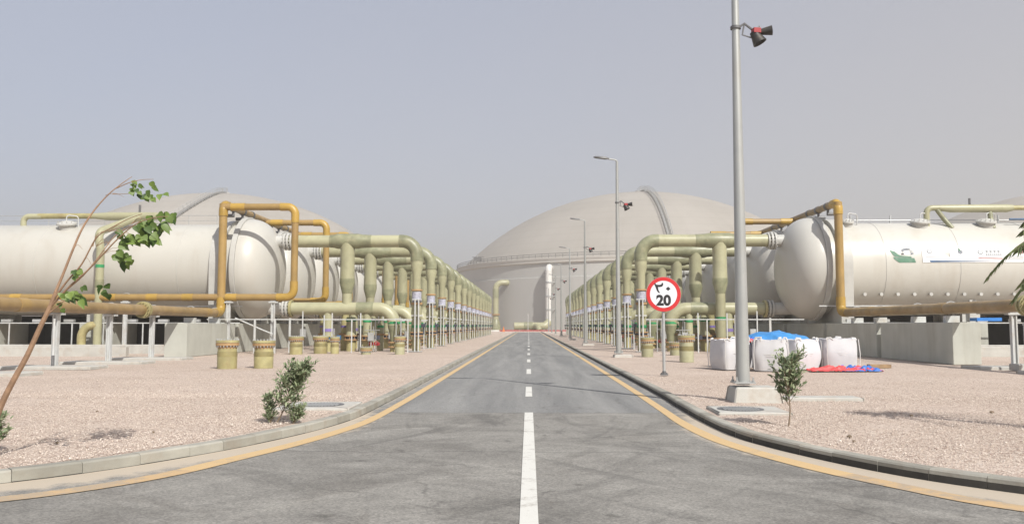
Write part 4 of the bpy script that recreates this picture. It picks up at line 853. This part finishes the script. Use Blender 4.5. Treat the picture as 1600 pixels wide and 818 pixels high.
# ---------------------------------------------------------------- bulk bags and tarpaulins
def bag(x, y, rz, label, seed, w=1.0, h=.92, tex=True):
    random.seed(seed); t = thing('bulk_bag', (x, y, GZ), label, 'bulk bag', 'white bulk bags stacked on the right gravel', rz)
    n = 14; L = 13; mb = MB(); vs = []
    for l in range(L+1):
        f = l/L; z = h*f; bul = 1+.07*math.sin(PI*min(1, f*1.05))-.06*(1-f)**4-.05*f**6
        if l == L: z = h+.01
        for k in range(4*n):
            sd, q = divmod(k, n); u = -1+2*q/n; a, b = [(u, -1), (1, u), (-u, 1), (-1, -u)][sd]
            p = 5.5; nr = (abs(a)**p+abs(b)**p)**(1/p); a, b = a/nr, b/nr
            d = 1+.055*noise.noise(Vector((a*1.6+seed, b*1.6, f*2.2)))+.03*noise.noise(Vector((a*4+seed, b*4, f*1.6)))-.018*abs(noise.noise(Vector((a*9+seed, b*9, f*5))))
            dz = .035*noise.noise(Vector((a*3+seed*2, b*3, 1)))*(f**3)
            vs.append((a*w/2*bul*d, b*w/2*bul*d, z+dz))
    N = 4*n; fs = [(l*N+k, l*N+(k+1) % N, (l+1)*N+(k+1) % N, (l+1)*N+k) for l in range(L) for k in range(N)]
    base = len(vs)
    for l in range(1, 6):
        g = 1-l/6
        for k in range(N):
            q = vs[L*N+k]; vs.append((q[0]*g, q[1]*g, q[2]+.06*noise.noise(Vector((q[0]*g*5+seed, q[1]*g*5, 3)))-.02*(1-g)))
    for l in range(5):
        A = L*N+l*N if l == 0 else base+(l-1)*N; B = base+l*N
        fs += [(A+k, A+(k+1) % N, B+(k+1) % N, B+k) for k in range(N)]
    fs.append(tuple(base+4*N+k for k in range(N))); mb.add(vs, fs); mb.build('bag_body', 'bag_fabric', t, angle=60)
    for sx, sy in ((-1, -1), (1, -1), (1, 1), (-1, 1)):
        MB().tube([(sx*w*.485, sy*w*.485, 0.05), (sx*w*.505, sy*w*.505, h*.5), (sx*w*.475, sy*w*.475, h)], .014, 6).build('seam', 'bag_seam', t)
        q = random.uniform(-.06, .06); MB().tube([(sx*w*.47, sy*w*.40, h-.03), (sx*w*.44, sy*w*.38, h+.05+q*.6), (sx*w*.33+q, sy*w*.44, h+.06+q*.6), (sx*w*.30, sy*w*.48, h-.02)], [.018, .03, .03, .018], 6).build('lifting_loop', 'bag_seam', t)
    if tex:
        mb = MB()
        for r_, (x0, x1) in enumerate(((-.22, .10), (-.16, .04))):
            mb.box(((x0+x1)/2, -w*.5*1.08, h*.55-r_*.055), (x1-x0, .012, .014))
        mb.build('faint_print', 'bag_seam', t)
    return t
bag(6.42, 26.8, .35, 'white bulk bag partly behind the lamp pole, leftmost of the bags', 1)
bag(7.46, 26.0, -.22, 'white bulk bag just right of the lamp pole with its left side in shade', 2, w=1.02)
bag(8.55, 26.7, .42, 'white bulk bag behind the small shrub, under the blue tarpaulin', 3)
bag(9.75, 26.9, .18, 'white bulk bag with open ruffled top, rightmost of the bags', 4, w=1.1, h=.95)
bag(8.3, 28.3, .0, 'white bulk bag behind the others wrapped under the blue tarpaulin', 6, w=1.1, h=.9, tex=False)
bag(7.0, 28.2, .2, 'white bulk bag at the back behind the lamp pole', 8, w=1.0, h=.84, tex=False)
def sheet(name, cx, cy, z0, w, dd, mat, label, seed, hf, outl=None, cat='tarpaulin', nx=40, ny=28):
    mb = MB(); vs = []
    for j in range(ny+1):
        for i in range(nx+1):
            a, b = i/nx*2-1, j/ny*2-1; ed = 1+.16*noise.noise(Vector((a*2+seed, b*2, 0)))
            ph = math.atan2(b, a); rr = max(abs(a), abs(b)); k = (1.0 if outl is None else outl(ph, seed))
            X_, Y_ = a*w/2*ed*k, b*dd/2*ed*k; vs.append((X_, Y_, z0+hf(a, b)))
    mb.add(vs, [(j*(nx+1)+i, j*(nx+1)+i+1, (j+1)*(nx+1)+i+1, (j+1)*(nx+1)+i) for j in range(ny) for i in range(nx)])
    o = mb.build(name, mat, None, (cx, cy, 0), angle=70); md = o.modifiers.new('thick', 'SOLIDIFY'); md.thickness = .006; md.offset = 1
    return tag(o, label, cat)
def hump(a, b):
    r = math.sqrt(a*a*.9+b*b); return 1.02+.27*math.cos(min(1, r)*PI/2)**.8*(1 if r < 1 else 0)-.35*max(0, r-.85)+.07*noise.noise(Vector((a*3, b*3, 0)))+.03*abs(noise.noise(Vector((a*8, b*5, 4))))
sheet('blue_tarpaulin', 8.25, 28.3, .0, 2.2, 1.7, 'tarp_blue', 'bright blue tarpaulin draped over the bags at the back', 1, hump)
sheet('red_blue_cloth', 7.15, 27.5, .0, .9, .7, 'tarp_red', 'small red cloth lying on top of the bags behind the lamp pole', 2, lambda a, b: 1.07+.06*noise.noise(Vector((a*3, b*3, 2)))-.1*max(abs(a), abs(b)))
sheet('blue_cloth', 7.4, 27.75, .0, .55, .5, 'tarp_navy', 'small dark blue cloth on top of the bags behind the lamp pole', 3, lambda a, b: 1.12+.06*noise.noise(Vector((a*3, b*3, 2)))-.1*max(abs(a), abs(b)))
crum = lambda sd, h: (lambda a, b: GZ+.01+h*abs(noise.noise(Vector((a*2.2+sd, b*2.6, sd))))*1.6*(1-max(abs(a), abs(b))**4)+.07*abs(noise.noise(Vector((a*7+sd, b*7, 0)))))
ol = lambda ph, sd: .82+.22*noise.noise(Vector((math.cos(ph)*1.4+sd, math.sin(ph)*1.4, 1)))
sheet('red_tarpaulin', 9.3, 25.6, 0, 2.1, 1.0, 'tarp_red', 'crumpled red sheet on the gravel before the bags', 4, crum(4, .15), ol)
sheet('red_tarpaulin', 10.25, 25.4, 0, .8, .5, 'tarp_red', 'small red sheet flat on the gravel, right end of the heap', 9, crum(9, .09), ol)
sheet('blue_tarpaulin', 9.95, 25.55, 0, 1.5, .95, 'tarp_navy', 'crumpled blue sheet lying between the red sheets', 7, crum(7, .19), ol)
t = thing('timber_block', (11.4, 27.5, GZ), 'dark timber piece on the ground right of the bulk bags', 'timber'); MB().box((0, 0, .06), (.7, .25, .12), ch=.01).build('plank', 'wood', t)
t = thing('post_base', (15.3, 26.0, GZ), 'thin pipe stand with a concrete block at the right edge', 'stand')
MB().box((0, .1, .10), (.75, .5, .2), ch=.02).build('base_block', 'pad_concrete', t); mb = MB(); mb.cyl((-.1, -.1, 0), (-.1, -.1, 1.4), .035, 8); mb.build('pipe_leg', 'galv_white', t)
mb = MB(); mb.cyl((-.15, -.1, 1.42), (1.6, -.1, 1.42), .04, 8); mb.build('pipe_rail', 'galv_white', t); MB().cyl((-.1, -.1, 0), (-.1, -.1, .42), .05, 8).build('dark_sleeve', 'iron', t)
t = thing('post_base', (-15.4, 26.8, GZ), 'thin pipe stand with a dark foot before the left brown pipe', 'stand'); MB().cyl((.05, -.1, 0), (.05, -.1, 1.6), .035, 8).build('pipe_leg', 'galv_white', t); MB().cyl((.05, -.1, 0), (.05, -.1, .42), .05, 8).build('dark_sleeve', 'iron', t)
tag(MB().box((16.8, 31.0, 1.72), (.9, .5, .12)).build('blue_plastic_sheet', 'blue_sheet', smooth=False), 'bright blue plastic sheet under the brown pipe at the right', 'plastic sheet')
# ---------------------------------------------------------------- manholes
def manhole(x, y, w, dd, rz, label, cx):
    t = thing('manhole', (x, y, .004), label, 'manhole', rz=rz)
    MB().box((0, 0, .10), (w, dd, .09), ch=.015).build('slab', 'pad_concrete', t)
    MB().lathe([(.30, .149), (.37, .153), (.37, .145)], (cx, 0, 0), n=40).build('frame', 'iron', t)
    g = MB()
    for k in range(-5, 6):
        xx = k*.052; hh = math.sqrt(.29**2-xx*xx) if abs(xx) < .29 else 0
        if hh: g.box((cx+xx, 0, .151), (.028, hh*2, .012))
    g.build('grate', 'galv', t)
    MB().lathe([(0, .1462), (.30, .1462)], (cx, 0, 0), n=40).build('pit', 'black_plastic', t)
manhole(-3.58, 14.3, 1.25, 1.25, .02, 'concrete slab with round grated cover beside the left shrub', .05)
manhole(3.55, 13.7, 1.15, 1.1, -.03, 'concrete slab with dark round cover in front of the lamp footing', -.12)
# ---------------------------------------------------------------- plants
def leaf(mb, p, dirv, nrm, L, Wd, fold=.25, heart=False):
    dirv = dirv.normalized(); s = dirv.cross(nrm).normalized(); n = s.cross(dirv)
    prof = ((-.06, .30), (.10, .50), (.30, .52), (.6, .33), (.85, .10)) if heart else ((.1, .28), (.4, .5), (.72, .32))
    ce = [p+dirv*(L*a)-n*(fold*0) for a in [0]+[q[0] for q in prof]+[1]]
    vs = [ce[0]]; idx = []
    for a, w in prof:
        c = p+dirv*(L*a); c = c-n*(L*.12*a*a); vs += [c, c+s*(w*Wd)+n*(fold*w*Wd), c-s*(w*Wd)+n*(fold*w*Wd)]
    vs.append(p+dirv*L-n*(L*.14)); m = len(prof); fs = [(0, 1, 2), (0, 3, 1)]
    for i in range(m-1):
        a, b = 1+3*i, 4+3*i; fs += [(a, b, b+1, a+1), (a, a+2, b+2, b)]
    a = 1+3*(m-1); e = len(vs)-1; fs += [(a, e, a+1), (a, a+2, e)]; mb.add(vs, fs)
# camera rays at fixed depth, used only to read off the plant's measured stem points
def at(x, y, Y): 
    P_, Yw = math.atan(99/F), math.atan(26/F)
    fw = Vector((-math.sin(Yw)*math.cos(P_), math.cos(Yw)*math.cos(P_), math.sin(P_))); r = Vector((math.cos(Yw), math.sin(Yw), 0)); u = r.cross(fw)
    q = fw+r*((x-800)/F)+u*((409-y)/F); return Vector((0, 0, 1.5))+q*(Y/q.y)
random.seed(11)
t = thing('young_tree', at(-28, 715, 8.6), 'leaning sapling with heart-shaped green leaves at the left edge', 'tree'); O = t.location
mb = MB()
def stem(pts, r0, r1, Y=8.6, dy=0):
    P = [at(x, y, Y+dy*i/len(pts))-O for i, (x, y) in enumerate(pts)]; Q = []
    for i in range(len(P)-1):
        a, b, c, e = P[max(i-1, 0)], P[i], P[i+1], P[min(i+2, len(P)-1)]
        for k in range(4): f = k/4; Q.append(.5*((2*b)+(c-a)*f+(2*a-5*b+4*c-e)*f*f+(3*b-a-3*c+e)*f**3))
    Q.append(P[-1]); mb.tube(Q, [r0+(r1-r0)*i/(len(Q)-1) for i in range(len(Q))], 8); return Q
stem([(-28, 718), (-12, 670), (2, 632), (22, 592), (42, 556), (64, 508), (76, 484), (88, 455)], .036, .021)
stem([(84, 462), (97, 432), (113, 392), (128, 358), (146, 330), (168, 305), (190, 287), (206, 276)], .016, .003, dy=.3)
stem([(182, 294), (200, 286), (220, 281), (240, 280)], .006, .002, dy=.1); stem([(176, 303), (190, 303), (208, 302)], .004, .002)
stem([(82, 470), (104, 440), (128, 412), (150, 372), (170, 358), (200, 342), (222, 334)], .011, .003, dy=-.3)
stem([(80, 478), (108, 448), (135, 424), (160, 398), (185, 372), (212, 350), (240, 340), (262, 338)], .012, .003, dy=-.5)
stem([(104, 452), (130, 430), (155, 400), (180, 368), (205, 352)], .009, .003, dy=.4); stem([(145, 385), (152, 366), (170, 360), (190, 362)], .005, .002)
stem([(72, 492), (88, 480), (102, 468)], .009, .004)
for k in range(16):
    x, y = random.choice([(150, 385), (170, 362), (185, 372), (205, 350), (215, 340), (190, 290), (165, 305), (160, 398), (128, 412), (113, 392)])
    dx = random.uniform(12, 34); stem([(x, y), (x+dx*.5, y-random.uniform(2, 12)), (x+dx, y-random.uniform(-8, 14))], .003, .0012, dy=random.uniform(-.2, .2))
mb.build('trunk', 'bark', t)
mb = MB()
cl = [(212, 300, 3, .09), (226, 303, 4, .11), (234, 308, 2, .10), (216, 290, 2, .08), (238, 290, 2, .10), (253, 301, 1, .12), (205, 289, 2, .07), (220, 352, 4, .13), (240, 345, 3, .13), (256, 338, 3, .13), (270, 340, 3, .12), (232, 358, 3, .14), (250, 356, 4, .15), (238, 372, 4, .15), (222, 374, 4, .14),
      (206, 372, 4, .14), (195, 378, 3, .13), (184, 364, 2, .12), (186, 396, 3, .14), (196, 408, 4, .13), (183, 400, 2, .12), (198, 398, 2, .09), (120, 430, 3, .11), (160, 448, 2, .11), (168, 456, 2, .13), (133, 450, 1, .10), (105, 463, 3, .11), (120, 465, 4, .13), (96, 481, 1, .10), (100, 460, 2, .09)]
for x, y, n, L in cl:
    for k in range(n+1+(n > 2)*2):
        p = at(x+random.uniform(-9, 7), y+random.uniform(-8, 4), 8.6+random.uniform(-.25, .25))-O
        dv = Vector((random.uniform(-.2, .9), random.uniform(-.5, .5), random.uniform(-1.0, -.1))); leaf(mb, p, dv, Vector((random.uniform(-.5, .5), -1, random.uniform(.1, 1.2))), L*random.uniform(.5, .88), L*random.uniform(.5, .72), .25, True)
mb.build('leaves', 'leaf_heart', t, angle=50)
def shrub(loc, axis, h, nb, nl, LL, label, seed, spread=.35, trunk_r=.012, low=0.0, WW=.34):
    random.seed(seed); t = thing('shrub', loc, label, 'shrub'); st = MB(); lf = MB(); axis = Vector(axis)
    main = [axis*(h*f)+Vector((.02*math.sin(f*7), 0, 0)) for f in np.linspace(0, .85, 8)]; st.tube(main, [trunk_r*(1-.75*f) for f in np.linspace(0, 1, 8)], 6)
    for b in range(nb):
        f = low+(1-low)*random.random()**.8; o = axis*(h*f*.85)
        az = random.uniform(0, 6.28); dv = (axis.normalized()*.8+Vector((math.cos(az)*.8, math.sin(az)*.8, random.uniform(-.05, .6)))).normalized()
        Lb = spread*h*random.uniform(.5, 1.1)*(1.15-.5*f); pts = [o+dv*(Lb*q)+Vector((.25*Lb*q*q*axis.x, 0, -.05*Lb*q*q)) for q in np.linspace(0, 1, 5)]
        st.tube(pts, [.005, .004, .0035, .003, .002], 5)
        for k in range(nl):
            q = .15+.85*random.random(); p = o+dv*(Lb*q)+Vector([random.gauss(0, .02) for _ in range(3)])
            d2 = (dv*.7+axis.normalized()*.2+Vector([random.gauss(0, .55) for _ in range(3)])).normalized()
            leaf(lf, p, d2, Vector([random.gauss(0, .6), -.4, .8]), LL*random.uniform(.7, 1.25), LL*WW, .3)
    st.build('stems', 'twig', t); lf.build('leaves', 'leaf_olive', t, angle=60); return t
shrub((-3.62, 12.0, GZ-.02), (.42, .05, 1), .88, 80, 17, .078, 'windswept grey-green shrub leaning right on the left gravel', 3, .46, low=.2)
random.seed(1); shrub((-3.72, 12.05, GZ-.02), (-.1, .05, 1), .42, 30, 16, .06, 'low leafy clump at the foot of the windswept shrub', 21, .4)
shrub((-3.38, 12.0, GZ-.02), (.35, 0, 1), .22, 34, 16, .055, 'low green tuft just right of the windswept shrub', 22, .9)
shrub((3.60, 11.75, GZ-.02), (.03, .0, 1), 1.0, 72, 12, .075, 'upright small shrub on a bare stem near the lamp footing', 5, .46, low=.33, WW=.42)
shrub((-5.98, 9.25, GZ-.02), (.25, 0, 1), .42, 40, 14, .06, 'green shrub just entering the picture at the lower left edge', 8, .55)
# palm at the right edge
t = thing('palm_tree', (7.27, 11.2, GZ), 'small palm with drooping dark fronds reaching in at the right edge', 'palm tree'); random.seed(4)
MB().tube([(0, 0, -.02), (.03, 0, .8), (.0, 0, 1.7), (-.02, 0, 2.6)], [.16, .13, .11, .12], 14).build('trunk', 'bark', t)
crown = Vector((0, 0, 2.6)); mb = MB(); sb = MB()
fr = [(178, .74, .12, .45), (184, .70, .50, .6), (200, .74, -.30, .55), (160, .74, -.62, .4), (190, .66, -.05, .4), (172, .60, .62, .5), (181, .66, .34, .7), (175, .70, -.5, .35)]+[(a, random.uniform(.8, 1.1), random.uniform(-.2, .4), .9) for a in (20, 60, 100, 135, 250, 300, 340)]
for az, L, up, droop in fr:
    a = math.radians(az); dx = Vector((math.cos(a), math.sin(a), 0)); P = [crown+dx*(L*q)+Vector((0, 0, up*q*L*1.3-droop*q*q*L)) for q in np.linspace(0, 1, 12)]
    sb.tube(P, [.012*(1-.8*q) for q in np.linspace(0, 1, 12)], 5)
    for i in range(2, 12):
        for k in (0, .5):
            base = P[i-1]+(P[i]-P[i-1])*k; sd = dx.cross(Vector((0, 0, 1)))
            for s_ in (-1, 1): leaf(mb, base, sd*s_*.55+dx*.35+Vector((0, 0, -.75+random.uniform(-.1, .1))), Vector((.2, -1, .3)), .22*(1-.3*i/12), .034, .15)
mb.build('crown', 'leaf_palm', t, angle=60); sb.build('frond_ribs', 'twig', t)
# dark clods lying on the gravel
random.seed(31)
CL = ['dark clod near the right kerb, just before the small shrub', 'smaller dark clod beside the right kerb, nearer the camera', 'dark clod on the open gravel right of the lamp slab', 'dark clod at the far right of the near gravel', 'dark clod on the gravel behind the small right shrub', 'dark clod near the left kerb beside the windswept shrub', 'dark clod nearest the left corner kerb', 'dark clod on the open gravel left of the windswept shrub']
for x, y, r_ in ((4.0, 10.6, .03), (3.9, 10.2, .022), (7.4, 13.6, .03), (8.9, 12.4, .028), (5.9, 13.1, .025), (-4.9, 10.9, .02), (-5.6, 9.9, .022), (-7.0, 13.5, .02)):
    mb = MB(); n = 9
    pr = [(r_*math.sin(a)*random.uniform(.85, 1.15), r_*.7*(1-math.cos(a))) for a in np.linspace(.05, PI-.05, 6)]
    mb.lathe(pr, (0, 0, 0), n=n); mb.v = [(a*random.uniform(.85, 1.2), b*random.uniform(.85, 1.2), c) for a, b, c in mb.v]
    o = mb.build('stone_clod', 'twig', None, (x, y, .10), smooth=False); tag(o, CL.pop(0), 'clod', 'dark clods on the gravel', 'thing')

# ---------------------------------------------------------------- dusty air
hz = MB().box((0, 430, 29), (1100, 960, 62)).build('haze', 'iron', smooth=False); hz.data.materials.clear()
hm = bpy.data.materials.new('dusty_air'); hm.use_nodes = True; ht = hm.node_tree; ht.nodes.clear()
pv = ht.nodes.new('ShaderNodeVolumePrincipled'); pv.inputs['Color'].default_value = (.97, .91, .84, 1); pv.inputs['Density'].default_value = .0012; pv.inputs['Anisotropy'].default_value = .2
ho = ht.nodes.new('ShaderNodeOutputMaterial'); ht.links.new(pv.outputs[0], ho.inputs['Volume']); hz.data.materials.append(hm)
tag(hz, 'pale dusty air that softens the distant domes', 'haze', kind='stuff'); hz.display_type = 'WIRE'
